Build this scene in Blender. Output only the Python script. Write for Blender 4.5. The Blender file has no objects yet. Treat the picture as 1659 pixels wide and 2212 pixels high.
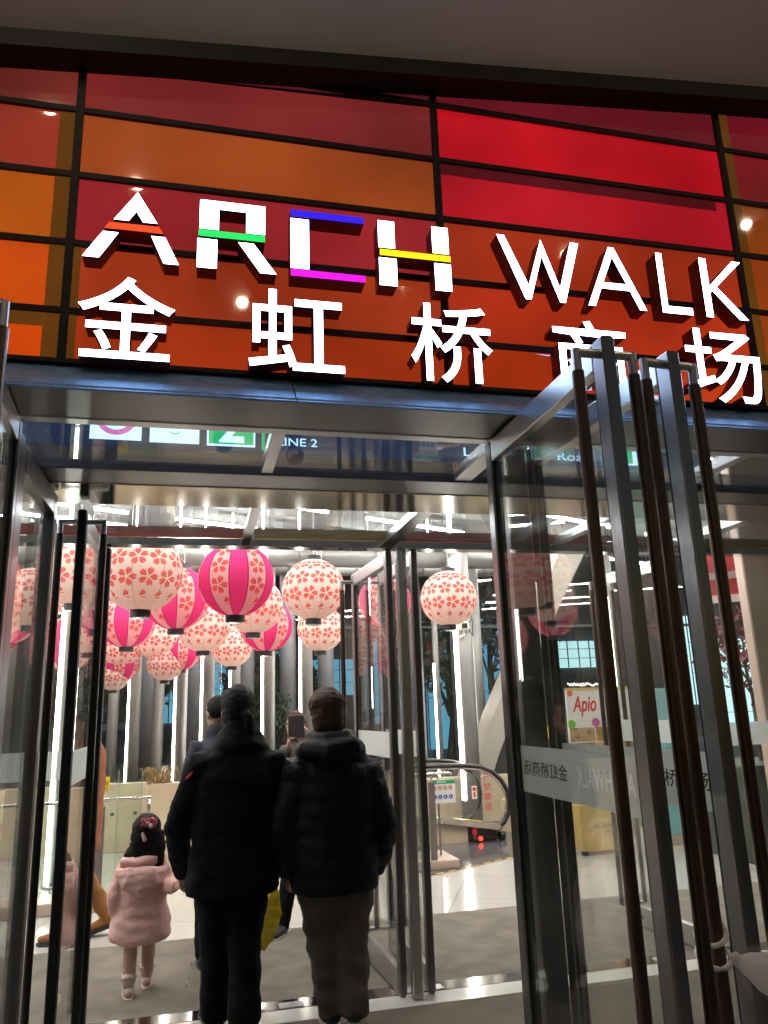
import bpy, math, random
from math import radians as R, sin, cos, pi, sqrt
from mathutils import Vector, Matrix, noise
random.seed(7)
scn = bpy.context.scene
col = scn.collection

# ------------------------------------------------------------------ camera
EYE = Vector((0, 0, 1.6)); YAW, PITCH, ROLL = R(13.9), R(14.3), R(1.95)
FPX, CX, CY = 1661.4, 829.5, 1105.7            # focal length and centre in the 1659x2211 view the points were measured in
f0 = Vector((sin(YAW), cos(YAW), 0)); r0 = Vector((cos(YAW), -sin(YAW), 0)); zz = Vector((0, 0, 1))
FWD = f0*cos(PITCH)+zz*sin(PITCH); u0 = zz*cos(PITCH)-f0*sin(PITCH)
UP = u0*cos(ROLL)+r0*sin(ROLL); RGT = r0*cos(ROLL)-u0*sin(ROLL)
cam_d = bpy.data.cameras.new('camera'); cam = bpy.data.objects.new('camera', cam_d); col.objects.link(cam)
cam_d.sensor_fit = 'VERTICAL'; cam_d.sensor_height = 36; cam_d.lens = 36*FPX/2211.5
cam_d.clip_start = 0.05; cam_d.clip_end = 500
cam.matrix_world = Matrix((RGT.to_4d(), UP.to_4d(), (-FWD).to_4d(), (0, 0, 0, 1))).transposed()
m = cam.matrix_world.to_3x3(); cam.matrix_world = Matrix.Translation(EYE) @ Matrix((RGT, UP, -FWD)).transposed().to_4x4()
scn.camera = cam
def ray(x, y): return FWD + RGT*((x-CX)/FPX) - UP*((y-CY)/FPX)
def at_y(x, y, Y): d = ray(x, y); return EYE + d*(Y/d.y)
def at_z(x, y, Z): d = ray(x, y); return EYE + d*((Z-EYE.z)/d.z)
def at_t(x, y, t): return EYE + ray(x, y)*t

# ------------------------------------------------------------------ world, exposure
w = bpy.data.worlds.new('World'); scn.world = w; w.use_nodes = True
nt = w.node_tree; bg = nt.nodes['Background']
sky = nt.nodes.new('ShaderNodeTexSky'); sky.sky_type = 'NISHITA'; sky.sun_disc = False
sky.sun_elevation = R(2.0); sky.sun_rotation = R(60)
nt.links.new(sky.outputs[0], bg.inputs[0]); bg.inputs[1].default_value = 0.05
scn.view_settings.view_transform = 'Standard'; scn.view_settings.look = 'None'
scn.view_settings.exposure = 0.9; scn.view_settings.gamma = 1
scn.cycles.transparent_max_bounces = 48; scn.cycles.max_bounces = 10
scn.cycles.glossy_bounces = 6; scn.cycles.sample_clamp_indirect = 4.0

# ------------------------------------------------------------------ materials
def lin(r, g, b):
    f = lambda c: (c/255/12.92) if c/255 <= .04045 else ((c/255+.055)/1.055)**2.4
    return (f(r), f(g), f(b), 1)
def mat(name):
    m = bpy.data.materials.new(name); m.use_nodes = True
    return m, m.node_tree, m.node_tree.nodes['Principled BSDF']
def P(name, c, rough=.5, metal=0, var=.12, scale=8, bump=0, bscale=60, coat=0, stretch=None, spec=None):
    m, t, b = mat(name); N, L = t.nodes, t.links
    b.inputs['Roughness'].default_value = rough; b.inputs['Metallic'].default_value = metal
    b.inputs['Coat Weight'].default_value = coat; b.inputs['Coat Roughness'].default_value = .06
    if spec is not None: b.inputs['Specular IOR Level'].default_value = spec
    tc = N.new('ShaderNodeTexCoord'); mp = N.new('ShaderNodeMapping'); L.new(tc.outputs['Object'], mp.inputs[0])
    if stretch: mp.inputs['Scale'].default_value = stretch
    nz = N.new('ShaderNodeTexNoise'); nz.inputs['Scale'].default_value = scale; nz.inputs['Detail'].default_value = 6
    L.new(mp.outputs[0], nz.inputs['Vector'])
    rp = N.new('ShaderNodeValToRGB'); lo = [max(0, x*(1-var)) for x in c[:3]]; hi = [min(1, x*(1+var)) for x in c[:3]]
    rp.color_ramp.elements[0].position = .3; rp.color_ramp.elements[1].position = .7
    rp.color_ramp.elements[0].color = (*lo, 1); rp.color_ramp.elements[1].color = (*hi, 1)
    L.new(nz.outputs[0], rp.inputs[0]); L.new(rp.outputs[0], b.inputs['Base Color'])
    mr = N.new('ShaderNodeMapRange'); mr.inputs[3].default_value = rough*.85; mr.inputs[4].default_value = min(1, rough*1.15)
    L.new(nz.outputs[0], mr.inputs[0]); L.new(mr.outputs[0], b.inputs['Roughness'])
    if bump:
        n2 = N.new('ShaderNodeTexNoise'); n2.inputs['Scale'].default_value = bscale; n2.inputs['Detail'].default_value = 4
        L.new(mp.outputs[0], n2.inputs['Vector'])
        bp = N.new('ShaderNodeBump'); bp.inputs['Strength'].default_value = bump; bp.inputs['Distance'].default_value = .01
        L.new(n2.outputs[0], bp.inputs['Height']); L.new(bp.outputs[0], b.inputs['Normal'])
    return m
def E(name, c, s):
    m, t, b = mat(name)
    b.inputs['Base Color'].default_value = (*[x*.5 for x in c[:3]], 1)
    b.inputs['Emission Color'].default_value = c; b.inputs['Emission Strength'].default_value = s
    b.inputs['Roughness'].default_value = .4
    return m
def glass(name, tint=(.975, .985, .98, 1), base=.04, rough=0.0, smear=.05):
    m, t, b = mat(name); N, L = t.nodes, t.links; N.remove(b)
    lw = N.new('ShaderNodeLayerWeight'); lw.inputs[0].default_value = .5
    pw = N.new('ShaderNodeMath'); pw.operation = 'POWER'; pw.inputs[1].default_value = 5; L.new(lw.outputs['Facing'], pw.inputs[0])
    ma = N.new('ShaderNodeMath'); ma.operation = 'MULTIPLY_ADD'; ma.inputs[1].default_value = 1-base; ma.inputs[2].default_value = base
    L.new(pw.outputs[0], ma.inputs[0])
    tr = N.new('ShaderNodeBsdfTransparent'); tr.inputs[0].default_value = tint
    gl = N.new('ShaderNodeBsdfGlossy'); gl.inputs['Roughness'].default_value = rough
    mx = N.new('ShaderNodeMixShader'); L.new(ma.outputs[0], mx.inputs[0]); L.new(tr.outputs[0], mx.inputs[1]); L.new(gl.outputs[0], mx.inputs[2])
    tc = N.new('ShaderNodeTexCoord'); mp = N.new('ShaderNodeMapping'); mp.inputs['Scale'].default_value = (3, 3, 1.2); L.new(tc.outputs['Object'], mp.inputs[0])
    nz = N.new('ShaderNodeTexNoise'); nz.inputs['Scale'].default_value = 2.2; nz.inputs['Detail'].default_value = 8; nz.inputs['Roughness'].default_value = .65; L.new(mp.outputs[0], nz.inputs['Vector'])
    mr = N.new('ShaderNodeMapRange'); mr.inputs[1].default_value = .42; mr.inputs[2].default_value = .75; mr.inputs[3].default_value = .006; mr.inputs[4].default_value = smear; L.new(nz.outputs[0], mr.inputs[0])
    df = N.new('ShaderNodeBsdfDiffuse'); df.inputs[0].default_value = (.8, .8, .78, 1); tl = N.new('ShaderNodeBsdfTranslucent'); tl.inputs[0].default_value = (.8, .8, .78, 1)
    m0 = N.new('ShaderNodeMixShader'); L.new(df.outputs[0], m0.inputs[1]); L.new(tl.outputs[0], m0.inputs[2])
    m2 = N.new('ShaderNodeMixShader'); L.new(mr.outputs[0], m2.inputs[0]); L.new(mx.outputs[0], m2.inputs[1]); L.new(m0.outputs[0], m2.inputs[2])
    L.new(m2.outputs[0], N['Material Output'].inputs[0])
    return m
def sheer(name, c, opacity):
    m, t, b = mat(name); N, L = t.nodes, t.links; N.remove(b)
    tr = N.new('ShaderNodeBsdfTransparent'); df = N.new('ShaderNodeBsdfDiffuse'); df.inputs[0].default_value = c
    tl = N.new('ShaderNodeBsdfTranslucent'); tl.inputs[0].default_value = c
    m1 = N.new('ShaderNodeMixShader'); m1.inputs[0].default_value = .45; L.new(df.outputs[0], m1.inputs[1]); L.new(tl.outputs[0], m1.inputs[2])
    m2 = N.new('ShaderNodeMixShader'); m2.inputs[0].default_value = opacity; L.new(tr.outputs[0], m2.inputs[1]); L.new(m1.outputs[0], m2.inputs[2])
    L.new(m2.outputs[0], N['Material Output'].inputs[0])
    return m
M = dict(
 steel=P('brushed_steel', (.56, .56, .58, 1), .30, 1, .06, 3, .01, 40),
 thresh=P('threshold_stone', (.66, .65, .62, 1), .16, .2, .06, 3),
 black_bar=P('black_bar', (.02, .018, .018, 1), .3, .4, .2, 5),
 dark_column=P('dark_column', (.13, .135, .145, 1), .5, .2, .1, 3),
 steel_glow=P('blue_lit_steel', (.20, .36, .66, 1), .5, .35, .22, 30, .02, 60),  # header steel: the sign's blue glow is painted into its colour
 steel_v=P('brushed_steel_upright', (.52, .52, .54, 1), .28, 1, .06, 3, .01, 40),
 dark_steel=P('dark_steel', (.17, .165, .175, 1), .30, .9, .12, 4), door_steel=P('door_steel', (.24, .235, .25, 1), .26, .95, .10, 4),
 polished=P('polished_steel', (.60, .57, .52, 1), .11, 1, .05, 2),
 black_trim=P('black_trim', (.012, .012, .014, 1), .6, 0, .3, 10, spec=.25),
 mullion=P('dark_mullion', (.012, .009, .010, 1), .6, 0, .3, 10, spec=.25),
 bronze=P('bronze_handle', (.105, .066, .052, 1), .30, .85, .3, 5, .06, 50, stretch=(20, 20, 1)),
 letter_side=P('letter_return_red', (.10, .012, .014, 1), .45, 0, .2, 10),
 white=E('letter_face_white', (.48, .70, 1, 1), 7.0),
 bar_orange=E('letter_bar_orange', (1, .045, .002, 1), .72), bar_green=E('letter_bar_green', (.0, .72, .10, 1), .72),
 bar_blue=E('letter_bar_blue', (.015, .005, 1, 1), .72), bar_pink=E('letter_bar_magenta', (1, .0, .82, 1), .72),
 bar_yellow=E('letter_bar_yellow', (1, .80, .0, 1), .72),
 glass=glass('clear_glass'), roof_glass=glass('roof_glass', (.88, .92, .95, 1)), green_glass=glass('greenish_glass', (.84, .92, .885, 1)),
 edge=P('glass_edge_green', (.16, .33, .27, 1), .2, 0, .1),
 film=sheer('frosted_film', (.80, .82, .82, 1), .72), film_bright=sheer('frosted_film_brightened', (.90, .91, .90, 1), .90), film_text=P('film_lettering', (.02, .02, .02, 1), .6),  # film_bright: same film, brightness of the directly seen side painted in
 film_white=P('film_lettering_white', (.85, .86, .86, 1), .6),
 mat_=P('entrance_matting', (.20, .178, .148, 1), .95, 0, .26, 5, .9, 420), mat_out=P('entrance_matting_dark', (.10, .08, .06, 1), .95, 0, .25, 3, .5, 500),
 dark_tile=P('dark_floor_tile', (.09, .09, .10, 1), .12, 0, .2, 2), beige=P('beige_stone', (.52, .43, .30, 1), .45, 0, .10, 2.5),
 pink_stone=P('pinkish_stone', (.50, .38, .32, 1), .35, 0, .08, 1.5),
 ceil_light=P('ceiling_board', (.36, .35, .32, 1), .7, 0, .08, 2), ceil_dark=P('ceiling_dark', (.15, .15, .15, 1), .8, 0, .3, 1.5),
 duct=P('duct_grey', (.15, .15, .145, 1), .45, .4, .12, 3), soffit=P('soffit_plaster', (.50, .43, .385, 1), .8, 0, .10, .8),
 column=P('column_silver', (.23, .228, .22, 1), .45, .3, .06, 3), led=E('led_strip', (1, .95, .86, 1), 11.0), tube=E('ceiling_tube', (1, .97, .90, 1), 66.0),
 hanger=P('hanger_rod', (.5, .5, .5, 1), .4, .8), cap=P('lantern_cap_black', (.018, .016, .017, 1), .5, 0, .3), cap_metal=P('lantern_cap_metal', (.6, .6, .6, 1), .25, 1),
 rubber=P('handrail_rubber', (.012, .011, .011, 1), .3, 0, .2), black=P('black_plastic', (.012, .012, .013, 1), .3, 0, .2),
 red_led=E('red_lamp', (1, .02, .01, 1), 4), yellow=P('yellow_sticker', (.75, .55, .02, 1), .5), ink=P('black_ink', (.015, .015, .015, 1), .6),
 board_white=P('board_white', (.78, .78, .76, 1), .4, 0, .03), sign_green=P('sign_green', (.02, .32, .12, 1), .4), sign_red=P('sign_red', (.60, .03, .02, 1), .4), sign_blue=P('sign_blue', (.03, .07, .42, 1), .4),
 gold=P('gold_panel', (.70, .52, .20, 1), .34, .35, .12, 3), gold_ink=P('engraved_brown', (.10, .06, .015, 1), .6), teal=P('teal_board', (.03, .40, .45, 1), .4),
 grey_panel=P('grey_cladding', (.34, .31, .27, 1), .5, .1, .06, 2), dark_panel=P('dark_cladding', (.025, .024, .023, 1), .5),
 leaf=P('leaf_dark_green', (.03, .05, .025, 1), .6, 0, .5, 3), leaf_red=P('leaf_dark_red', (.12, .015, .03, 1), .5, 0, .5, 3), bark=P('bark', (.06, .045, .035, 1), .9, 0, .3, 8, .5, 30),
 straw=P('dry_grass', (.30, .21, .09, 1), .9, 0, .3, 10), soil=P('soil', (.04, .03, .02, 1), .95, 0, .4, 20, .6, 80),
 cloth_red=P('banner_red', (.45, .03, .035, 1), .8, 0, .1), cloth_white=P('banner_white', (.62, .5, .48, 1), .8, 0, .05),
 pavement=P('paving_grey', (.16, .15, .14, 1), .7, 0, .15, 1.2), rail=P('rail_steel', (.55, .52, .5, 1), .22, 1, .08), rail_post=P('rail_post', (.22, .19, .18, 1), .4, .6),
 bag=sheer('plastic_bag_white', (.95, .90, .90, 1), .90), rope=P('bag_handle', (.80, .74, .74, 1), .6),
 skin=P('skin', (.42, .24, .16, 1), .5, 0, .08, 12), hair_dark=P('hair_dark', (.006, .005, .005, 1), .7, 0, .4, 30, .9, 260, stretch=(1, 1, .12), spec=.22), hair_brown=P('hair_brown', (.055, .024, .011, 1), .65, 0, .6, 34, 1.0, 260, stretch=(1, 1, .12), spec=.25),
 coat_black=P('coat_black', (.0065, .0065, .009, 1), .8, 0, .3, 6, .35, 300, spec=.12), puffer=P('puffer_black', (.008, .008, .012, 1), .55, 0, .3, 8, .3, 120, spec=.12), trouser_black=P('trousers_black', (.007, .007, .009, 1), .8, 0, .3, 6, .3, 300, spec=.12),
 trouser_brown=P('trousers_greybrown', (.088, .078, .073, 1), .85, 0, .25, 6, .4, 300), coat_pink=P('coat_pink', (.68, .405, .38, 1), .7, 0, .08, 9, .12, 90),
 tights=P('tights_pale', (.48, .33, .27, 1), .7, 0, .05, 10), shoe_pink=P('shoe_pink_white', (.58, .44, .40, 1), .6), ochre=P('ochre_cloth', (.26, .105, .022, 1), .8, 0, .15, 5, .4, 200), orange_coat=P('orange_coat', (.27, .085, .028, 1), .8, 0, .15, 5, .4, 200),
 olive=P('olive_jacket', (.06, .055, .045, 1), .8, 0, .2, 6), navy=P('navy_cloth', (.012, .014, .028, 1), .8, 0, .2, 6), shoe_dark=P('shoe_dark', (.015, .016, .022, 1), .5), sole=P('sole_white', (.6, .57, .5, 1), .6),
 eye=P('eye_dark', (.01, .008, .007, 1), .2), lip=P('lips', (.32, .11, .09, 1), .5), clip_pink=P('hair_clip_pink', (.55, .10, .16, 1), .45, 0, .4, 40), clip_pale=P('hair_clip_pale', (.62, .42, .42, 1), .45), red_mark=P('red_logo_mark', (.65, .03, .03, 1), .6), pale_mark=P('pale_print', (.6, .56, .45, 1), .6),
 bag_yellow=P('yellow_bag', (.50, .36, .01, 1), .5), phone=P('phone_case', (.035, .024, .03, 1), .4), cam_white=P('camera_white', (.62, .6, .52, 1), .4),
 cyan=E('lit_blue_glazing', (.075, .25, .36, 1), .72), cyan_pale=E('lit_pale_glazing', (.50, .82, .86, 1), .9), dark_build=P('far_wall_dark', (.065, .07, .08, 1), .7),
 metro_bg=E('metro_sign_backlight', (.010, .030, .085, 1), .45), metro_white=E('metro_sign_white', (.62, .86, 1, 1), 1.1), metro_text=E('metro_sign_text', (.45, .75, 1, 1), 1.2), metro_pink=E('metro_mark_pink', (.66, .16, .45, 1), .8), metro_green=E('metro_sign_green', (.0, .40, .13, 1), .95), metro_dot=E('metro_face_green', (.08, .45, .33, 1), .7),
 lamp=E('downlight_lens', (1, .80, .55, 1), 240), strip_red=P('header_glass_red', (.33, .055, .03, 1), .15, 0, .1, 3, coat=.6), strip_olive=P('header_glass_olive', (.25, .15, .02, 1), .15, 0, .1, 3, coat=.6),
)
def floor_mat():
    m, t, b = mat('polished_floor'); N, L = t.nodes, t.links
    tc = N.new('ShaderNodeTexCoord'); mp = N.new('ShaderNodeMapping'); mp.inputs['Rotation'].default_value[2] = R(25); L.new(tc.outputs['Object'], mp.inputs[0])
    br = N.new('ShaderNodeTexBrick'); br.offset = 0; br.inputs['Scale'].default_value = 1; br.inputs['Brick Width'].default_value = .9; br.inputs['Row Height'].default_value = .9
    br.inputs['Mortar Size'].default_value = .004; br.inputs['Color1'].default_value = (.46, .45, .43, 1); br.inputs['Color2'].default_value = (.50, .49, .46, 1); br.inputs['Mortar'].default_value = (.25, .24, .23, 1)
    L.new(mp.outputs[0], br.inputs[0]); L.new(br.outputs[0], b.inputs['Base Color'])
    nz = N.new('ShaderNodeTexNoise'); nz.inputs['Scale'].default_value = 5; L.new(tc.outputs['Object'], nz.inputs[0])
    mr = N.new('ShaderNodeMapRange'); mr.inputs[3].default_value = .10; mr.inputs[4].default_value = .22; L.new(nz.outputs[0], mr.inputs[0]); L.new(mr.outputs[0], b.inputs['Roughness'])
    bp = N.new('ShaderNodeBump'); bp.inputs['Strength'].default_value = .03; L.new(nz.outputs[0], bp.inputs['Height']); L.new(bp.outputs[0], b.inputs['Normal'])
    return m
M['floor'] = floor_mat()

def mathn(N, L, op, a, b=None, c=None):
    n = N.new('ShaderNodeMath'); n.operation = op
    for i, v in enumerate((a, b, c)):
        if v is None: continue
        if isinstance(v, (int, float)): n.inputs[i].default_value = v
        else: L.new(v, n.inputs[i])
    return n.outputs[0]
def lantern_mat(name, striped):
    m, t, b = mat(name); N, L = t.nodes, t.links; N.remove(b)
    F = lambda op, a, b=None, c=None: mathn(N, L, op, a, b, c)
    uv = N.new('ShaderNodeUVMap'); sp = N.new('ShaderNodeSeparateXYZ'); L.new(uv.outputs[0], sp.inputs[0]); u, v = sp.outputs[0], sp.outputs[1]
    row = F('MULTIPLY', v, 6.0); ri = F('FLOOR', row); fy = F('SUBTRACT', F('FRACT', row), .5)
    clat = F('SINE', F('MULTIPLY', v, pi))
    if striped:
        g = F('FRACT', F('MULTIPLY', u, 6)); fx = F('MULTIPLY', F('SUBTRACT', g, .75), 2.0)
    else:
        fx = F('SUBTRACT', F('FRACT', F('ADD', F('MULTIPLY', u, 12), F('MULTIPLY', F('MODULO', ri, 2), .5))), .5)
    px = F('MULTIPLY', fx, clat)
    r = F('SQRT', F('ADD', F('MULTIPLY', px, px), F('MULTIPLY', fy, fy)))
    th = F('ADD', F('ARCTAN2', px, fy), F('MULTIPLY', ri, .45))
    tt = F('ABSOLUTE', F('SINE', F('MULTIPLY', th, 2.5)))
    notch = F('MULTIPLY', F('MAXIMUM', F('SUBTRACT', 1.0, F('MULTIPLY', tt, 5.0)), 0.0), .24)
    edge = F('MULTIPLY', F('SUBTRACT', F('SUBTRACT', 1.0, F('MULTIPLY', F('MULTIPLY', tt, F('MULTIPLY', tt, tt)), .42)), notch), .47)
    ms = F('MULTIPLY', F('LESS_THAN', r, edge), F('LESS_THAN', tt, F('SUBTRACT', 1.0, F('DIVIDE', .0042, F('MULTIPLY', r, r)))))
    ms = F('MULTIPLY', ms, F('GREATER_THAN', r, .03))
    ms = F('MULTIPLY', ms, F('MULTIPLY', F('GREATER_THAN', ri, .5), F('LESS_THAN', ri, 4.5)))
    one = F('GREATER_THAN', F('COSINE', F('SUBTRACT', F('ARCTAN2', px, fy), 1.2)), .80)          # the lowest row keeps one loose petal
    ms = F('MULTIPLY', ms, F('MAXIMUM', F('GREATER_THAN', ri, 1.5), one))
    nz = N.new('ShaderNodeTexNoise'); nz.inputs['Scale'].default_value = 9; L.new(uv.outputs[0], nz.inputs[0])
    paper = N.new('ShaderNodeMix'); paper.data_type = 'RGBA'; L.new(nz.outputs[0], paper.inputs[0])
    paper.inputs[6].default_value = (.88, .82, .74, 1) if not striped else (.84, .66, .60, 1); paper.inputs[7].default_value = (.94, .90, .84, 1) if not striped else (.90, .75, .68, 1)
    c1 = N.new('ShaderNodeMix'); c1.data_type = 'RGBA'; L.new(ms, c1.inputs[0]); L.new(paper.outputs[2], c1.inputs[6]); c1.inputs[7].default_value = (.76, .17, .15, 1)
    out = c1.outputs[2]
    if striped:
        pk = F('LESS_THAN', g, .5); eg = F('MULTIPLY', pk, F('MAXIMUM', F('LESS_THAN', g, .03), F('GREATER_THAN', g, .46)))
        c2 = N.new('ShaderNodeMix'); c2.data_type = 'RGBA'; L.new(pk, c2.inputs[0]); L.new(out, c2.inputs[6]); c2.inputs[7].default_value = (.80, .085, .32, 1)
        c3 = N.new('ShaderNodeMix'); c3.data_type = 'RGBA'; L.new(eg, c3.inputs[0]); L.new(c2.outputs[2], c3.inputs[6]); c3.inputs[7].default_value = (.56, .04, .20, 1); out = c3.outputs[2]
    else:                                                                                          # pasted seams between the paper gores
        sm = F('LESS_THAN', F('ABSOLUTE', F('SUBTRACT', F('FRACT', F('MULTIPLY', u, 8)), .5)), .022)
        c2 = N.new('ShaderNodeMix'); c2.data_type = 'RGBA'; L.new(F('MULTIPLY', sm, .4), c2.inputs[0]); L.new(out, c2.inputs[6]); c2.inputs[7].default_value = (.42, .30, .22, 1); out = c2.outputs[2]
    df = N.new('ShaderNodeBsdfDiffuse'); tl = N.new('ShaderNodeBsdfTranslucent'); L.new(out, df.inputs[0]); L.new(out, tl.inputs[0])
    wv = F('SINE', F('MULTIPLY', v, 2*pi*30)); n2 = N.new('ShaderNodeTexNoise'); n2.inputs['Scale'].default_value = 40; L.new(uv.outputs[0], n2.inputs[0])
    bp = N.new('ShaderNodeBump'); bp.inputs['Strength'].default_value = .16; bp.inputs['Distance'].default_value = .004
    L.new(F('ADD', wv, F('MULTIPLY', n2.outputs[0], 1.5)), bp.inputs['Height']); L.new(bp.outputs[0], df.inputs['Normal'])
    mx = N.new('ShaderNodeMixShader'); mx.inputs[0].default_value = .55; L.new(df.outputs[0], mx.inputs[1]); L.new(tl.outputs[0], mx.inputs[2])
    L.new(mx.outputs[0], N['Material Output'].inputs[0])
    return m
M['lantern_white'] = lantern_mat('lantern_paper_blossom', False); M['lantern_pink'] = lantern_mat('lantern_paper_striped', True)

# ------------------------------------------------------------------ mesh helpers
ORG = {}
class MB:
    def __init__(s): s.v, s.f, s.mi, s.uv = [], [], [], None
    def add(s, vs, fs, mi=0):
        o = len(s.v); s.v += [Vector(p) for p in vs]; s.f += [[i+o for i in f] for f in fs]; s.mi += [mi]*len(fs); return s
    def box(s, a, b, mi=0, mtx=None):
        x0, y0, z0 = a; x1, y1, z1 = b
        vs = [Vector(p) for p in ((x0, y0, z0), (x1, y0, z0), (x1, y1, z0), (x0, y1, z0), (x0, y0, z1), (x1, y0, z1), (x1, y1, z1), (x0, y1, z1))]
        if mtx: vs = [mtx @ p for p in vs]
        return s.add(vs, [(0, 3, 2, 1), (4, 5, 6, 7), (0, 1, 5, 4), (1, 2, 6, 5), (2, 3, 7, 6), (3, 0, 4, 7)], mi)
    def bbox(s, a, b, r=.006, mi=0):                     # bevelled box: chamfer on the edges along z and round top
        x0, y0, z0 = a; x1, y1, z1 = b; r = min(r, abs(x1-x0)*.3, abs(y1-y0)*.3, abs(z1-z0)*.3)
        ring = lambda q, z: [(x0+q+r, y0+q, z), (x1-q-r, y0+q, z), (x1-q, y0+q+r, z), (x1-q, y1-q-r, z), (x1-q-r, y1-q, z), (x0+q+r, y1-q, z), (x0+q, y1-q-r, z), (x0+q, y0+q+r, z)]
        vs = ring(r*.6, z0)+ring(0, z0+r)+ring(0, z1-r)+ring(r*.6, z1); fs = [tuple(range(7, -1, -1)), tuple(range(24, 32))]
        for k in range(3):
            for i in range(8): j = (i+1) % 8; fs.append((k*8+i, k*8+j, k*8+8+j, k*8+8+i))
        return s.add(vs, fs, mi)
    def limb(s, pts, rad, n=12, side=(1, 0, 0), cap=True, mi=0):
        pts = [Vector(p) for p in pts]; rad = [(r, r) if isinstance(r, (int, float)) else r for r in rad]
        if cap:
            d0 = (pts[0]-pts[1]).normalized(); d1 = (pts[-1]-pts[-2]).normalized(); a, b = min(rad[0]), min(rad[-1])
            pts = [pts[0]+d0*a*.75, pts[0]+d0*a*.45] + pts + [pts[-1]+d1*b*.45, pts[-1]+d1*b*.75]
            sc = lambda r, k: (r[0]*k, r[1]*k)
            rad = [sc(rad[0], .45), sc(rad[0], .82)] + rad + [sc(rad[-1], .82), sc(rad[-1], .45)]
        vs, fs = [], []; side = Vector(side)
        for i, p in enumerate(pts):
            t = (pts[min(i+1, len(pts)-1)]-pts[max(i-1, 0)]).normalized()
            b = side - t*side.dot(t)
            if b.length < 1e-3: b = Vector((0, 1, 0)) - t*t.y
            b.normalize(); c = t.cross(b)
            for k in range(n): a = 2*pi*k/n; vs.append(p + b*(rad[i][0]*cos(a)) + c*(rad[i][1]*sin(a)))
        for i in range(len(pts)-1):
            for k in range(n): j = (k+1) % n; fs.append((i*n+k, i*n+j, i*n+n+j, i*n+n+k))
        fs.append(tuple(range(n-1, -1, -1))); o = (len(pts)-1)*n; fs.append(tuple(range(o, o+n)))
        return s.add(vs, fs, mi)
    def tube(s, pts, r, n=10, mi=0): return s.limb(pts, [r]*len(pts), n, (1, 0.01, .02), False, mi)
    def ell(s, c, r, nu=16, nv=10, mtx=None, mi=0):
        c = Vector(c); vs, fs = [], []
        for j in range(1, nv):
            ph = pi*j/nv
            for i in range(nu): a = 2*pi*i/nu; p = Vector((r[0]*sin(ph)*cos(a), r[1]*sin(ph)*sin(a), -r[2]*cos(ph))); vs.append(c+((mtx @ p) if mtx else p))
        t0 = Vector((0, 0, -r[2])); t1 = Vector((0, 0, r[2])); vs += [c+((mtx @ t0) if mtx else t0), c+((mtx @ t1) if mtx else t1)]
        for j in range(nv-2):
            for i in range(nu): k = (i+1) % nu; fs.append((j*nu+i, j*nu+k, (j+1)*nu+k, (j+1)*nu+i))
        b = (nv-1)*nu; q = (nv-2)*nu
        for i in range(nu): k = (i+1) % nu; fs += [(b, k, i), (b+1, q+i, q+k)]
        return s.add(vs, fs, mi)
    def lathe(s, prof, c=(0, 0, 0), n=24, mi=0):
        c = Vector(c); vs, fs = [], []
        for r, z in prof:
            for i in range(n): a = 2*pi*i/n; vs.append(c+Vector((r*cos(a), r*sin(a), z)))
        for j in range(len(prof)-1):
            for i in range(n): k = (i+1) % n; fs.append((j*n+i, j*n+k, (j+1)*n+k, (j+1)*n+i))
        fs.append(tuple(range(n-1, -1, -1))); o = (len(prof)-1)*n; fs.append(tuple(range(o, o+n)))
        return s.add(vs, fs, mi)
    def prism(s, poly, d0, d1, fn, mi=0, mi_front=None):   # polygon (u,v) extruded from depth d0 (front) to d1, fn(u,v,d) -> point
        n = len(poly); a = sum(poly[i][0]*poly[(i+1) % n][1]-poly[(i+1) % n][0]*poly[i][1] for i in range(n))
        if a < 0: poly = poly[::-1]
        vs = [fn(u, v, d0) for u, v in poly]+[fn(u, v, d1) for u, v in poly]
        s.add(vs, [tuple(range(n))], mi if mi_front is None else mi_front); o = len(s.v)-2*n
        fs = [[o+n+i for i in range(n-1, -1, -1)]]+[[o+i, o+n+i, o+n+(i+1) % n, o+(i+1) % n] for i in range(n)]
        s.f += fs; s.mi += [mi]*len(fs); return s
    def xf(s, mtx): s.v = [mtx @ p for p in s.v]; return s
    def mesh(s, name, mats):
        me = bpy.data.meshes.new(name); me.from_pydata([tuple(p) for p in s.v], [], s.f)
        for mm in (mats if isinstance(mats, (list, tuple)) else [mats]): me.materials.append(mm)
        me.polygons.foreach_set('material_index', s.mi); me.validate(); me.update(); return me
    def build(s, name, mats, parent=None, smooth=False, local=False):
        if parent is not None and not local:
            o = ORG.get(parent.name, Vector()); s.v = [p-o for p in s.v]
        me = s.mesh(name, mats)
        if smooth: me.polygons.foreach_set('use_smooth', [True]*len(me.polygons))
        ob = bpy.data.objects.new(name, me); col.objects.link(ob)
        if parent is not None: ob.parent = parent; ORG[ob.name] = ORG.get(parent.name, Vector())
        return ob
def tag(o, label, cat, group=None, kind=None):
    if label: o['label'] = label
    if cat: o['category'] = cat
    if group: o['group'] = group
    if kind: o['kind'] = kind
    return o
def thing(name, label, cat, loc=(0, 0, 0), group=None, rz=0):
    o = bpy.data.objects.new(name, None); col.objects.link(o); o.location = loc; o.rotation_euler.z = rz; o.empty_display_size = .1
    ORG[o.name] = Vector(loc) if not rz else Vector(); return tag(o, label, cat, group)
def struct(ob): ob['kind'] = 'structure'; return ob
def link_mesh(name, me, parent):
    ob = bpy.data.objects.new(name, me); col.objects.link(ob)
    if parent is not None: ob.parent = parent; ORG[ob.name] = ORG.get(parent.name, Vector())
    return ob
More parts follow.
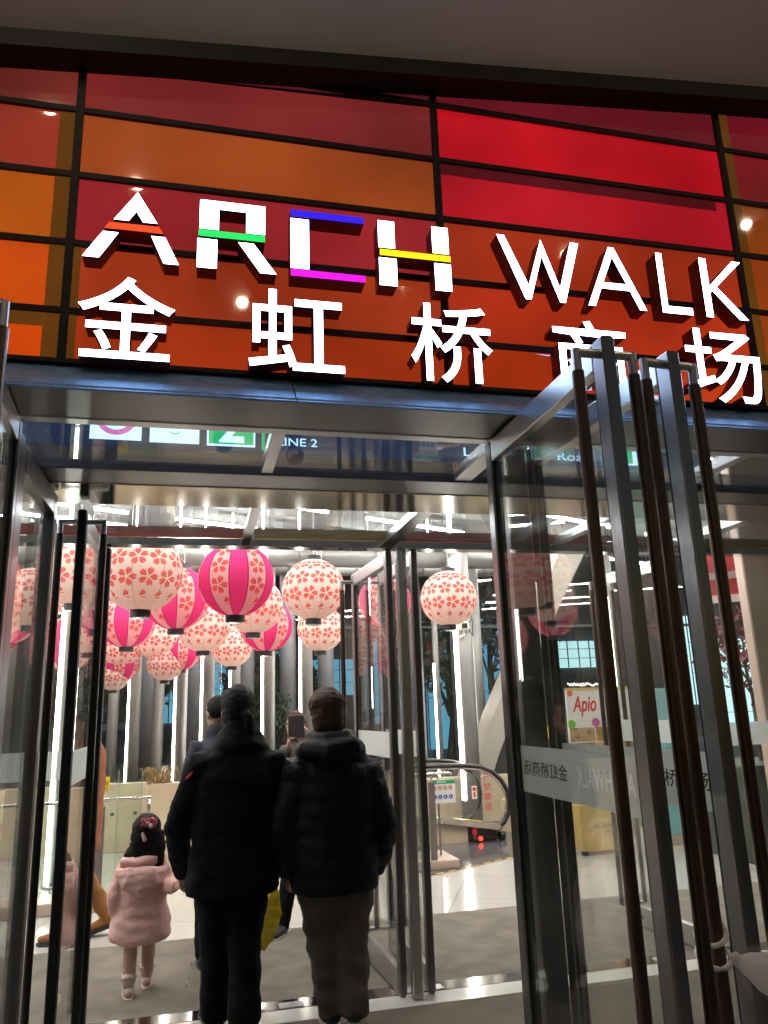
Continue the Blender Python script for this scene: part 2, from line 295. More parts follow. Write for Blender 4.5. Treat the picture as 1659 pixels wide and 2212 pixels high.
def fuse(mb, voxel, smooth=6, dec=None):                  # merge overlapping closed shapes into one continuous skin
    me = mb.mesh('tmp', []); ob = bpy.data.objects.new('tmp', me); col.objects.link(ob)
    md = ob.modifiers.new('r', 'REMESH'); md.mode = 'VOXEL'; md.voxel_size = voxel
    ms = ob.modifiers.new('s', 'SMOOTH'); ms.factor = .5; ms.iterations = smooth
    dg = bpy.context.evaluated_depsgraph_get(); out = bpy.data.meshes.new_from_object(ob.evaluated_get(dg))
    bpy.data.objects.remove(ob); bpy.data.meshes.remove(me); return out
def fused(name, mb, m, parent, voxel=.01, smooth=6, wrinkle=0, wscale=9, quilt=None):
    me = fuse(mb, voxel, smooth); me.materials.clear(); me.materials.append(m)
    me.update()
    nr = [v.normal.copy() for v in me.vertices]
    for v, n in zip(me.vertices, nr):
        d = 0
        if wrinkle:
            q = Vector((v.co.x*wscale, v.co.y*wscale, v.co.z*wscale*1.9)); d += wrinkle*(noise.noise(q)+.5*abs(noise.noise(q*2.3))-.3)
        if quilt:
            h, z0, pitch = quilt; a = (v.co.z-z0+.012*noise.noise(v.co*7))/pitch; d += h*(abs(sin(pi*a))**.6-.6)
        v.co += n*d
    me.polygons.foreach_set('use_smooth', [True]*len(me.polygons)); me.update()
    return link_mesh(name, me, parent)
FONT = None
def text_mesh(txt, extrude=0.0, offset=0.0, shear=0.0):
    cu = bpy.data.curves.new('t', 'FONT'); cu.body = txt; cu.size = 1; cu.extrude = extrude; cu.offset = offset; cu.shear = shear; cu.resolution_u = 6
    ob = bpy.data.objects.new('t', cu); col.objects.link(ob)
    dg = bpy.context.evaluated_depsgraph_get(); me = bpy.data.meshes.new_from_object(ob.evaluated_get(dg))
    bpy.data.objects.remove(ob); bpy.data.curves.remove(cu); return me
def text(name, txt, fn, u0, v0, u1, v1, m, parent, depth=.002, offset=0, shear=0, keep=False, d0=0.0):
    """lettering fitted into (u0,v0)-(u1,v1); fn(u,v,d) -> point, d towards the viewer"""
    me = text_mesh(txt, .5, offset, shear); xs = [v.co.x for v in me.vertices]; ys = [v.co.y for v in me.vertices]
    ax, bx, ay, by = min(xs), max(xs), min(ys), max(ys); o = ORG.get(parent.name, Vector()) if parent else Vector()
    sv = (v1-v0)/(by-ay); su = sv if keep else (u1-u0)/(bx-ax)
    mats = m if isinstance(m, (list, tuple)) else [m]
    if len(mats) > 1:
        fl = [0 if p.normal.z > .9 else 1 for p in me.polygons]; me.materials.clear(); [me.materials.append(q) for q in mats]; me.polygons.foreach_set('material_index', fl)
    else: me.materials.clear(); me.materials.append(mats[0])
    for v in me.vertices: v.co = fn(u0+(v.co.x-ax)*su, v0+(v.co.y-ay)*sv, d0+(v.co.z+.5)*depth) - o
    if (fn(1, 0, 0)-fn(0, 0, 0)).cross(fn(0, 1, 0)-fn(0, 0, 0)).dot(fn(0, 0, 1)-fn(0, 0, 0)) < 0: me.flip_normals()
    me.update(); return link_mesh(name, me, parent)

# ------------------------------------------------------------------ ground and floors
struct(MB().box((-60, -40, -.3), (60, 2.85, -.004)).build('pavement', M['pavement']))
struct(MB().box((-60, 2.85, -.3), (60, 13.4, 0)).build('floor', M['floor']))
struct(MB().box((-90, 13.4, -.32), (90, 120, -.02)).build('ground', M['pavement']))
tag(MB().bbox((-.85, 2.95, 0), (5.2, 4.60, .008), .003).build('floor_mat', M['mat_out']), 'dark brown entrance matting filling the vestibule floor between the two door rows', 'floor mat')
tag(MB().bbox((-2.6, 4.94, 0), (5.2, 6.43, .008), .003).build('floor_mat', M['mat_']), 'wide grey brown carpet mat under the little girl in pink, just inside the inner doors', 'floor mat')
th = thing('threshold_strip', 'brushed steel floor strip running under the inner doors', 'threshold', (0, 4.84, 0))
MB().bbox((-2.6, 4.61, 0), (5.2, 4.79, .010), .003).build('front_plate', M['thresh'], th); MB().bbox((-2.6, 4.793, 0), (5.2, 4.935, .012), .003).build('plate', M['polished'], th)
for x in (.55, 1.20, 1.36, 2.1, 2.9): MB().bbox((x-.05, 4.80, .012), (x+.09, 4.88, .017), .002).build('pivot_cover', M['steel'], th)
e1 = Vector((1, .50, 0)).normalized(); e2 = Vector((-e1.y, e1.x, 0)); a0 = Vector((2.3, 7.84, 0))
q = [a0, a0+e1*6, a0+e1*6+e2*4, a0+e2*1.6]
struct(MB().add([p+Vector((0, 0, .004)) for p in q], [(0, 1, 2, 3)]).build('floor_dark_tiles', M['dark_tile']))
dsh = MB()
for k in range(34): p = a0+e1*(.05+k*.17)-e2*.02; dsh.add([p+e1*s*.10+e2*t*.025+Vector((0, 0, .008)) for s, t in ((0, 0), (1, 0), (1, 1), (0, 1))], [(0, 1, 2, 3)])
struct(dsh.build('floor_marking', M['yellow']))

# ------------------------------------------------------------------ facade with lit glass panels
YF = 2.60; KF = 2.60/2.46                               # the wall stands a little behind the lip of the header
fac = thing('glass_facade', 'red and orange backlit glass panel wall above the entrance', 'wall', (0.9, YF, 2.7))
zt = lambda x: 1.6+KF*(3.83-1.6+.106*(x/KF+.70))
zs = [2.71, 2.904, 3.158, 3.425, 3.69, 3.95, 4.21, 4.5]; xs = [-1.78, -.45, .87, 2.2, 3.52, 4.85]; zs = [1.6+KF*(z-1.6) for z in zs]; xs = [KF*x for x in xs]
PC = {(0, 4): (112, 42, 36), (0, 5): (78, 34, 30), (0, 3): (150, 52, 38), (0, 2): (172, 80, 18), (0, 1): (188, 70, 14), (0, 0): (198, 68, 10),
      (1, 4): (118, 36, 36), (1, 5): (76, 22, 32), (1, 3): (150, 66, 26), (1, 2): (148, 36, 40), (1, 1): (160, 54, 24), (1, 0): (164, 52, 18),
      (2, 5): (100, 22, 32), (2, 4): (190, 16, 30), (2, 3): (174, 22, 34), (2, 2): (154, 46, 22), (2, 1): (166, 46, 20), (2, 0): (166, 50, 15), (2, 6): (54, 16, 24),
      (3, 5): (106, 18, 30), (3, 4): (122, 22, 30), (3, 3): (132, 60, 16), (3, 2): (134, 56, 16), (3, 1): (132, 54, 14), (3, 0): (126, 48, 14), (3, 6): (64, 16, 24)}
def panel_mat(name, c, s=.56):
    m, t, b = mat(name); N, L = t.nodes, t.links; c = lin(*c)
    b.inputs['Base Color'].default_value = (*[x*.35 for x in c[:3]], 1); b.inputs['Roughness'].default_value = .035
    tc = N.new('ShaderNodeTexCoord'); nz = N.new('ShaderNodeTexNoise'); nz.inputs['Scale'].default_value = 1.3; nz.inputs['Detail'].default_value = 2; L.new(tc.outputs['Object'], nz.inputs[0])
    n2 = N.new('ShaderNodeTexNoise'); n2.inputs['Scale'].default_value = 260; L.new(tc.outputs['Object'], n2.inputs[0])
    mr = N.new('ShaderNodeMapRange'); mr.inputs[1].default_value = .3; mr.inputs[2].default_value = .7; mr.inputs[3].default_value = s*.58; mr.inputs[4].default_value = s*1.22
    L.new(mathn(N, L, 'ADD', nz.outputs[0], mathn(N, L, 'MULTIPLY', mathn(N, L, 'SUBTRACT', n2.outputs[0], .5), .16)), mr.inputs[0])
    b.inputs['Emission Color'].default_value = c; L.new(mr.outputs[0], b.inputs['Emission Strength'])
    mp = N.new('ShaderNodeMapping'); mp.inputs['Scale'].default_value = (6, 6, .8); L.new(tc.outputs['Object'], mp.inputs[0])
    n3 = N.new('ShaderNodeTexNoise'); n3.inputs['Scale'].default_value = 3; n3.inputs['Detail'].default_value = 8; L.new(mp.outputs[0], n3.inputs['Vector'])
    m3 = N.new('ShaderNodeMapRange'); m3.inputs[1].default_value = .35; m3.inputs[2].default_value = .75; m3.inputs[3].default_value = .015; m3.inputs[4].default_value = .055; L.new(n3.outputs[0], m3.inputs[0]); L.new(m3.outputs[0], b.inputs['Roughness'])
    bp = N.new('ShaderNodeBump'); bp.inputs['Strength'].default_value = .05; bp.inputs['Distance'].default_value = .05; L.new(nz.outputs[0], bp.inputs['Height']); L.new(bp.outputs[0], b.inputs['Normal'])
    return m
border = panel_mat('panel_border_olive', (92, 54, 14)); border2 = panel_mat('panel_border_red', (80, 16, 24))
mul = MB()
for i in range(5):
    for j in range(7):
        x0, x1, z0, z1 = xs[i]+.014, xs[i+1]-.014, zs[j]+.012, zs[j+1]-.012
        if z0 > zt((x0+x1)/2)+.08: continue
        c = PC.get((i, j)) or PC.get((min(i, 3), min(j, 5)), (70, 20, 24))
        top = lambda x: min(z1, zt(x)+.02)
        pb = MB().add([(x0, YF+.012, z0), (x1, YF+.012, z0), (x1, YF+.012, top(x1)), (x0, YF+.012, top(x0)), (x0, YF+.03, z0), (x1, YF+.03, z0), (x1, YF+.03, top(x1)), (x0, YF+.03, top(x0))],
                      [(0, 1, 2, 3), (7, 6, 5, 4), (0, 4, 5, 1), (1, 5, 6, 2), (2, 6, 7, 3), (3, 7, 4, 0)])
        po = pb.build('glass_panel', panel_mat('lit_panel_%d_%d' % (i, j), c), fac)
        if (i == 0 and j < 4) or i == 3 or (i == 1 and j < 2):      # a narrow band of duller colour along one panel edge
            s = x1-.055 if i == 0 else x0
            MB().box((s, YF+.008, z0), (s+(.055 if i != 1 else .026), YF+.0118, z1)).build('edge_band', border, po)
        if (i, j) in ((0, 0), (2, 3)):
            MB().box((x0, YF+.0075, z1-.05), (x1-.056, YF+.0117, z1)).build('edge_band', border if i == 0 else border2, po)
for x in xs: mul.box((x-.014, YF-.004, zs[0]-.02), (x+.014, YF+.05, min(4.8, zt(x)+.05)))
for z in zs[1:6]: mul.box((xs[0]-.02, YF-.002, z-.011), (xs[-1]+.02, YF+.048, z+.011))
mul.build('mullion_grid', M['mullion'], fac)
# canopy soffit above, rising away from the wall, with a dark edge beam
can = thing('canopy_soffit', 'smooth brown grey canopy soffit sloping over the entrance', 'canopy', (0.9, 1.0, 4.2))
sb = MB(); nx, ny = 14, 16
def soff(x, o): return zt(x)+.075+(.75*o if o < 1 else .75+.35*(1-math.exp(-(o-1)*1.6)))
for i in range(nx+1):
    for j in range(ny+1):
        x = -6+14*i/nx; o = 6*(j/ny)**1.6; sb.v.append(Vector((x, YF-.10-o, soff(x, o))))
for i in range(nx):
    for j in range(ny): a = i*(ny+1)+j; sb.f.append([a, a+ny+1, a+ny+2, a+1]); sb.mi.append(0)
n0 = len(sb.v); sb.v += [p+Vector((0, 0, .12)) for p in sb.v[:n0]]; k = len(sb.f); sb.f += [[q+n0 for q in f[::-1]] for f in sb.f[:k]]; sb.mi += [0]*k
sb.build('soffit', M['soffit'], can, smooth=True)
tb = MB(); pr = []
for x in (-6, 8): pr += [Vector((x, YF-.10, zt(x))), Vector((x, YF+.06, zt(x))), Vector((x, YF+.06, zt(x)+.16)), Vector((x, YF-.10, zt(x)+.085))]
tb.add(pr, [(0, 1, 2, 3), (7, 6, 5, 4), (0, 4, 5, 1), (1, 5, 6, 2), (2, 6, 7, 3), (3, 7, 4, 0)]); tb.build('edge_beam', M['black_trim'], can)
# recessed downlights, whose mirror images are the bright dots on the glass
for (dx, dy), lb in zip([(108, 228), (300, 396), (523, 650), (877, 601), (1222, 545), (1610, 481)],
        ['leftmost', 'second from left', 'third from left', 'fourth from left', 'fifth from left', 'rightmost']):
    p = at_y(dx, dy, YF+.012); d = (p-EYE).normalized(); rd = Vector((d.x, -d.y, d.z)); tt = .05
    while p.z+rd.z*tt < soff(p.x+rd.x*tt, max(0, YF-.1-(p.y+rd.y*tt))) and tt < 9: tt += .01
    c = p+rd*tt; nrm = Vector((0, .45, -1)).normalized(); mt = Matrix.Translation(c) @ nrm.to_track_quat('Z', 'Y').to_matrix().to_4x4()
    t = thing('downlight', 'round warm canopy downlight, %s of the six mirrored in the red glass' % lb, 'downlight', c)
    MB().lathe([(.034, .0), (.038, .02)], n=20).xf(mt).build('lens', M['lamp'], t)
    MB().lathe([(.050, -.05), (.058, .0), (.058, .018), (.041, .022), (.039, -.02)], n=20).xf(mt).build('rim', M['steel'], t)

# ------------------------------------------------------------------ sign letters
YL = 2.515; LD = .075
def sheet(x0, y0, x1, y1):                               # corner points on the letter plane from the measured view
    return at_y(x0, y0, YL), at_y(x1, y1, YL)
def fit(px0, px1, zb, zt_):
    return lambda u, v, d: Vector((px0+(px1-px0)*u, YL+d, zb+(zt_-zb)*v))
# face y is YL (front); prism depth runs to YL+LD
ZB, ZT = at_y(978, 630, YL).z, at_y(430, 430, YL).z
def X(x, y): return at_y(x, y, YL).x
def letter(name, label, fn, white, bars=(), side=M['letter_side']):
    p = fn(.5, 0, LD); t = thing(name, label, 'sign letter', p, 'illuminated sign letters above the entrance')
    for poly in white:
        f = MB().prism(poly, 0, .012, fn, 1, 0).build('face', [M['white'], side], t); MB().prism(poly, .0125, LD, fn).build('return', side, f)
    for poly, mm in bars:
        b = MB().prism(poly, -.004, .012, fn, 1, 0).build('colour_bar', [mm, side], t); MB().prism(poly, .0125, LD, fn).build('bar_return', side, b)
    return t
rect = lambda a, b, c, d: [(a, b), (c, b), (c, d), (a, d)]
fn = fit(X(177, 556), X(386, 572), ZB, at_y(290, 415, YL).z)
letter('letter_a', 'white lit letter A with an orange bar across it', fn,
  [[(.535, 1), (.30, .57), (.455, .57), (.53, .72), (.605, .57), (.755, .57)], [(.195, .38), (.355, .38), (.17, 0), (0, 0)], [(.70, .38), (.845, .38), (1, 0), (.84, 0)]],
  [([(.21, .42), (.255, .515), (.775, .515), (.825, .42)], M['bar_orange'])])
fn = fit(X(425, 578), X(597, 590), ZB, ZT)
letter('letter_r', 'white lit letter R with a green bar across it', fn,
  [[(.02, 1), (.85, 1), (.85, .57), (.61, .57), (.61, .88), (.26, .88), (.26, .57), (.02, .57)], rect(0, .0, .245, .42), [(.51, .42), (.705, .42), (1, 0), (.795, 0)]], [(rect(.01, .45, .85, .545), M['bar_green'])])
fn = fit(X(628, 600), X(789, 612), ZB, ZT)
letter('letter_c', 'lit letter C with a white stem, a blue top bar and a magenta bottom bar', fn, [rect(.0, .125, .245, .875)], [(rect(0, .90, 1, 1), M['bar_blue']), (rect(0, 0, 1, .10), M['bar_pink'])])
fn = fit(X(821, 620), X(980, 630), ZB, ZT)
letter('letter_h', 'white lit letter H with a yellow bar across it', fn, [rect(0, .58, .22, 1), rect(.74, .58, .965, 1), rect(.0, 0, .235, .42), rect(.755, 0, .98, .42)], [(rect(.01, .45, .98, .545), M['bar_yellow'])])
fn = fit(X(1083, 640), X(1262, 655), ZB, ZT)
def stroke(p, q, w):
    d = Vector((q[0]-p[0], q[1]-p[1])).normalized(); n = Vector((-d.y, d.x))*w/2
    return [(p[0]+n.x, p[1]+n.y), (p[0]-n.x, p[1]-n.y), (q[0]-n.x, q[1]-n.y), (q[0]+n.x, q[1]+n.y)]
letter('letter_w', 'thin white lit letter W beside the colour barred letters', fn,
  [[(0, 1), (.085, 1), (.34, .22), (.53, .99), (.72, .22), (.90, 1), (1, 1), (.77, 0), (.705, 0), (.525, .72), (.355, 0), (.29, 0)]])
fn = fit(X(1272, 660), X(1398, 672), ZB, ZT)
letter('letter_a', 'thin white lit letter A without a colour bar', fn, [[(.445, 1), (.535, 1), (1, 0), (.88, 0), (.744, .30), (.501, .30), (.501, .40), (.699, .40), (.49, .84), (.289, .40), (.499, .40), (.499, .30), (.246, .30), (.115, 0), (0, 0)]])
fn = fit(X(1433, 678), X(1498, 682), ZB, ZT)
letter('letter_l', 'thin white lit letter L second from the end of the word', fn, [[(.0, 1), (.19, 1), (.19, .115), (1, .115), (1, 0), (0, 0)]])
fn = fit(X(1527, 682), X(1618, 692), ZB, ZT)
letter('letter_k', 'thin white lit letter K ending the word at the right', fn, [[(0, 0), (0, 1), (.16, 1), (.16, .52), (.80, 1), (1, 1), (.33, .525), (1, 0), (.78, 0), (.22, .455), (.16, .41), (.16, 0)]])
for ch, nm, lb, bx in [('金', 'jin', 'first', (166, 594, 378, 779)), ('虹', 'hong', 'second', (538, 625, 743, 804)), ('桥', 'qiao', 'third', (888, 655, 1063, 830)), ('商', 'shang', 'fourth', (1199, 690, 1356, 850)), ('场', 'chang', 'fifth', (1483, 710, 1643, 873))]:
    cx = (bx[0]+bx[2])/2; zb = at_y(cx, bx[3]-4, YL).z; z1 = at_y(cx, bx[1]+4, YL).z; x0 = at_y(bx[0], (bx[1]+bx[3])/2, YL).x; x1 = at_y(bx[2], (bx[1]+bx[3])/2, YL).x
    t = thing('sign_character', 'white lit Chinese character %s, %s in the lower row of the sign' % (ch, lb), 'sign letter', ((x0+x1)/2, YL+LD, zb), 'illuminated Chinese characters above the entrance')
    text('face', ch, lambda u, v, d: Vector((u, YL+LD-d, v)), x0, zb, x1, z1, [M['white'], M['letter_side']], t, depth=LD, offset=.004)

# ------------------------------------------------------------------ entrance header and vestibule frame
ZC = 2.63                                               # vestibule ceiling level
hd = thing('entrance_header', 'long stainless steel header beam under the lit sign', 'beam', (1.2, 2.6, ZC))
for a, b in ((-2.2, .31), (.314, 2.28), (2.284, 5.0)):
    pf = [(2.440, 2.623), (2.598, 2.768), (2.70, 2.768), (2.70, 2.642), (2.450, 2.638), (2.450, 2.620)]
    MB().add([(a, y, z) for y, z in pf]+[(b, y, z) for y, z in pf], [(5, 4, 3, 2, 1, 0), (6, 7, 8, 9, 10, 11)]+[(k, (k+1) % 6, 6+(k+1) % 6, 6+k) for k in range(6)]).build('bevel_face', M['steel_glow'], hd)
MB().box((-2.2, 2.575, 2.770), (5.0, 2.64, 2.786)).build('drip_trim', M['black_trim'], hd)
MB().box((-2.2, 2.453, 2.627), (5.0, 2.715, 2.636)).build('underside', M['dark_steel'], hd)
rf = thing('vestibule_roof', 'glass roof of the vestibule between the two door rows, with steel ribs', 'glass roof', (1.2, 3.7, ZC))
fr = MB()
fr.bbox((-.9, 2.72, ZC-.006), (5.0, 2.775, ZC+.07), .004)
for x, w_ in ((.285, .05), (1.20, .085), (2.35, .05), (3.25, .085)):
    fr.bbox((x-w_/2, 2.777, ZC-.004), (x+w_/2, 3.29, ZC+.05), .003); fr.bbox((x-w_/2, 3.86, ZC-.004), (x+w_/2, 4.655, ZC+.05), .003)
fr.build('rib', M['steel'], rf)
MB().bbox((-.9, 3.295, ZC-.012), (5.0, 3.50, ZC+.09), .004).build('cross_beam', M['dark_steel'], rf)
MB().bbox((-.9, 3.505, ZC-.016), (5.0, 3.855, ZC+.02), .004).build('polished_panel', M['polished'], rf)
gp = MB()
for a, b in ((-.88, .255), (.315, 1.15), (1.25, 2.32), (2.38, 3.2), (3.3, 4.95)): gp.box((a, 2.78, ZC+.01), (b, 3.29, ZC+.022)); gp.box((a, 3.86, ZC+.01), (b, 4.65, ZC+.022))
gp.build('roof_pane', M['roof_glass'], rf)
ih = thing('inner_header', 'coloured glass and steel header above the inner doors', 'beam', (1.2, 4.7, ZC))
MB().bbox((-2.6, 4.66, 2.585), (5.2, 4.76, 2.632), .003).build('steel_rail', M['polished'], ih)
for a, b, mm in ((-2.6, .27, 'strip_red'), (.33, 1.18, 'strip_olive'), (1.26, 3.0, 'strip_red'), (3.004, 5.2, 'strip_olive')):
    MB().box((a, 4.68, 2.634), (b, 4.74, 2.705)).build('colour_strip', M[mm], ih)
for a, b in ((.272, .328), (1.182, 1.258)): MB().bbox((a, 4.665, 2.634), (b, 4.745, 2.705), .003).build('strip_post', M['steel'], ih)
pil = thing('door_post', 'slim steel post between the two open inner door leaves', 'post', (1.265, 4.71, 0))
MB().bbox((1.235, 4.68, .012), (1.295, 4.745, 2.584), .006).build('shaft', M['steel_v'], pil)
sd = MB().bbox((-.70, 2.862, 0), (-.635, 2.93, ZC-.011), .005)
ps = thing('front_post', 'dark steel post at the left front corner of the vestibule', 'post', (-.67, 2.9, 0)); sd.build('shaft', M['dark_steel'], ps)
ps = thing('front_post', 'steel post where the two right hand open doors are hinged', 'post', (1.25, 2.87, 0)); MB().bbox((1.205, 2.79, 0), (1.30, 2.86, ZC-.011), .005).build('shaft', M['dark_steel'], ps)
sw = thing('side_screen', 'fixed glass side wall of the vestibule behind the left front door', 'glass screen', (-.67, 3.3, 0))
s = MB(); s.bbox((-.70, 2.932, 0), (-.64, 2.99, 2.6), .005).bbox((-.70, 3.62, 0), (-.64, 3.69, 2.6), .005).bbox((-.70, 2.992, 2.5), (-.64, 3.618, 2.6), .004).bbox((-.70, 2.992, 0), (-.64, 3.618, .12), .004)
s.build('frame', M['dark_steel'], sw); MB().box((-.675, 2.99, .12), (-.663, 3.62, 2.5)).build('pane', M['glass'], sw)

# ------------------------------------------------------------------ door leaves
def door(name, label, hx, hy, rz, width, inner_sign=1, text_=None, dark='dark_steel', bars=(1, -1), handle_gap=.105, hz=(.15, 2.525), top=2.582, bar='bronze', stile=.066, th=.042):
    """local x runs from the hinge to the free edge; local +y is the outer face"""
    t = thing(name, label, 'door', (hx, hy, 0), 'glass double doors of the entrance', rz)
    h2 = th/2
    for a, b in ((0, .06), (width-stile, width)): MB().bbox((a, -h2, .02), (b, h2, top), .006).build('stile', M[dark], t, local=True)
    MB().bbox((.0605, -h2+.001, top-.085), (width-stile-.0005, h2-.001, top), .004).build('top_rail', M['steel'], t, local=True)
    MB().bbox((.0605, -h2+.001, .02), (width-stile-.0005, h2-.001, .15), .004).build('bottom_rail', M['steel'], t, local=True)
    lk = MB().lathe([(.014, -h2-.004), (.014, h2+.004)], n=16).xf(Matrix.Translation((width-stile-.09, 0, .085)) @ Matrix.Rotation(-pi/2, 4, 'X')).build('lock_cylinder', M['polished'], t, local=True)
    for z0, z1 in ((.0, .019), (top+.0005, top+.010)): MB().bbox((.012, -.016, z0), (.075, .016, z1), .003).build('pivot', M['steel'], t, local=True)
    gk = MB()
    for sy in (-1, 1):
        y0, y1 = sorted((sy*.0065, sy*(h2-.004)))
        gk.box((.0605, y0, .151), (.066, y1, top-.086)).box((width-stile-.006, y0, .151), (width-stile-.0005, y1, top-.086))
    gk.build('glazing_seal', M['black_trim'], t, local=True)
    g = MB().box((.06, -.006, .15), (width-stile, .006, top-.085)).build('pane', M['glass'], t, local=True)
    sd = -1 if text_ == 'normal' else 1; a = width-stile
    film = MB().box((.08, sd*.0072, 1.30), (a-.004, sd*.0092, 1.455)).build('film_band', M['film_bright' if text_ == 'normal' else 'film'], g, local=True); ORG[film.name] = Vector()
    if text_ == 'mirrored': fo = lambda u, v, d: Vector((a-u, .0064+d, v))       # stuck between pane and film, read from behind
    if text_ == 'normal': fo = lambda u, v, d: Vector((u, -.0096-d, v))
    if text_:
        text('lettering', 'ARCHWALK', fo, .06, 1.350, .40, 1.412, M['film_white'], film, depth=.0005, offset=.01)
        text('lettering', '金虹桥商场', fo, *((.46, 1.358, .80, 1.408) if text_ == 'mirrored' else (.53, 1.352, .865, 1.402)), M['film_text'], film, depth=.0005, offset=.004)
    for sg in bars:
        xb = width-stile/2; yb = sg*handle_gap
        b = MB().tube([(xb, yb, hz[0]), (xb, yb, hz[1]-.06)], .0175, 14)
        hnd = b.build('pull_handle', M[bar], t, smooth=False, local=True)
        k = MB()
        for z in hz:
            k.tube([(xb, sg*h2, z), (xb, yb+sg*.004, z)], .0135, 12); k.lathe([(.02, 0), (.02, .006)], n=14).xf(Matrix.Identity(4)) if False else None
        k.tube([(xb, yb, hz[1]-.061), (xb, yb, hz[1]+.010)], .0135, 12); k.tube([(xb, yb, hz[0]-.008), (xb, yb, hz[0])], .011, 10)
        ORG[hnd.name] = Vector(); k.build('bracket', M['steel_v'], hnd, local=True)
    return t
# direction angles: local +x -> hinge-to-free direction
door('glass_door', 'open glass door with long bronze pull bars and mirrored lettering on its frosted band, right of the doorway', 1.134, 2.77, R(-90.6), .97, text_='mirrored', dark='door_steel', handle_gap=.088, hz=(.15, 2.57), top=2.616)
door('glass_door', 'open glass door whose bronze bar has a white plastic bag tied to it', 1.322, 2.80, R(-86.6), .94, text_='normal', dark='door_steel', handle_gap=.086, hz=(.15, 2.585), top=2.618)
door('glass_door', 'open glass door at the left edge of the photo, its stile beside the header end', -.635, 2.77, R(-86.5), .98, hz=(.15, 2.57), top=2.616)
door('glass_door', 'dark open inner door seen edge on at left, with a black pull bar on each face', -.553, 4.74, R(-90), .90, dark='black_trim', handle_gap=.10, bar='black_bar')
door('glass_door', 'inner door left of the slim post, swung inwards with its bottom rail showing', 1.195, 4.74, R(93), .93, handle_gap=.10)
door('glass_door', 'inner door right of the slim post, swung inwards behind it', 1.365, 4.74, R(91), .93, handle_gap=.10)
door('glass_door', 'far right inner door, swung inwards behind the open front doors', 3.26, 4.72, R(95), .93, handle_gap=.10)
ps = thing('door_post', 'steel post beside the pinkish stone pier, right of the front doors', 'post', (3.36, 4.71, 0)); MB().bbox((3.33, 4.68, .012), (3.39, 4.745, 2.584), .006).build('shaft', M['steel_v'], ps)
ps = thing('door_post', 'black post hinging the dark inner door at left', 'post', (-.55, 4.8, 0)); MB().bbox((-.60, 4.76, .012), (-.51, 4.82, 2.584), .006).build('shaft', M['black_trim'], ps)
fx_ = thing('fixed_glazing', 'fixed glass panel with a frosted band beside the right stone pier', 'glass screen', (4.1, 4.72, 0))
MB().box((3.392, 4.70, .03), (5.1, 4.712, 2.58)).build('pane', M['glass'], fx_); MB().box((3.40, 4.694, 1.28), (5.1, 4.6985, 1.43)).build('film_band', M['film'], fx_)
fx_ = thing('fixed_glazing', 'fixed glass panel left of the dark inner door', 'glass screen', (-1.6, 4.72, 0))
MB().box((-2.6, 4.70, .03), (-.61, 4.712, 2.58)).build('pane', M['glass'], fx_); MB().box((-2.6, 4.694, 1.28), (-.62, 4.6985, 1.43)).build('film_band', M['film'], fx_)
# plastic bag tied to the bar
bx, by = 1.287, 1.888
bt = thing('plastic_bag', 'white plastic bag knotted round the bronze pull bar at lower right', 'bag', (bx, by, .9))
rg = MB()
for z_, k_, ph_ in ((1.025, .032, .6), (.975, .034, .2)):
    rg.tube([Vector((bx-.012+k_*1.2*cos(a), by+k_*sin(a), z_+.020*sin(a+ph_))) for a in [2*pi*i/20 for i in range(21)]], .0065, 6)
rg.tube([(bx-.052, by-.012, 1.03), (bx-.062, by-.03, 1.0), (bx-.045, by-.02, .972)], .006, 6); rg.ell((bx+.030, by-.03, .972), (.014, .014, .016), 8, 6); rg.build('handle_loop', M['rope'], bt, smooth=True)
bb = MB(); bb.limb([(bx+.03, by-.035, .972), (bx+.055, by-.045, .960), (bx+.09, by-.055, .945), (bx+.13, by-.06, .925), (bx+.165, by-.06, .91), (bx+.185, by-.06, .90)], [(.010, .012), (.022, .030), (.030, .045), (.034, .058), (.030, .060), (.018, .046)], 24, (0, 1, 0))
bb2 = bb.build('pouch', M['bag'], bt, smooth=True)
for v in bb2.data.vertices: v.co += Vector((noise.noise(v.co*34), noise.noise(v.co*34+Vector((9, 0, 0))), noise.noise(v.co*30+Vector((0, 9, 0)))))*.014

# ------------------------------------------------------------------ metro direction sign above the vestibule roof
YM = 4.2
ms = thing('metro_sign', 'blue lit metro direction sign reading LINE 2, seen through the glass roof', 'sign', (1.0, YM, 3.07))
zb = lambda x: 3.03; 
MB().box((-.95, YM+.012, 3.02), (3.2, YM+.08, 3.46)).build('backing', M['metro_bg'], ms)
fm = lambda u, v, d: Vector((u, YM+.012-d, v))
def ring(mb, cx, cz, r0, r1, fn, d0, d1, a0=0, a1=2*pi, n=40):
    for i in range(n):
        a, b = a0+(a1-a0)*i/n, a0+(a1-a0)*(i+1)/n
        mb.prism([(cx+r0*cos(a), cz+r0*sin(a)), (cx+r1*cos(a), cz+r1*sin(a)), (cx+r1*cos(b), cz+r1*sin(b)), (cx+r0*cos(b), cz+r0*sin(b))], d1, d0, fn)
t1 = MB().prism(rect(-.595, 3.075, -.325, 3.345), .006, 0, fm).build('metro_tile', M['metro_white'], ms)
r_ = MB(); ring(r_, -.46, 3.212, .082, .112, fm, .0065, .010); r_.prism([(-.575, 3.16), (-.545, 3.16), (-.50, 3.255), (-.46, 3.18), (-.42, 3.255), (-.375, 3.16), (-.345, 3.16), (-.42, 3.30), (-.46, 3.235), (-.50, 3.30)][::-1], .012, .0105, fm)
r_.build('metro_mark', M['metro_pink'], t1)
t1 = MB().prism(rect(-.281, 3.07, -.014, 3.34), .006, 0, fm).build('face_tile', M['metro_white'], ms)
for ex in (-.19, -.10): r_ = MB(); ring(r_, ex, 3.185, .004, .018, fm, .0065, .010, n=16); r_.build('face_eye', M['metro_dot'], t1)
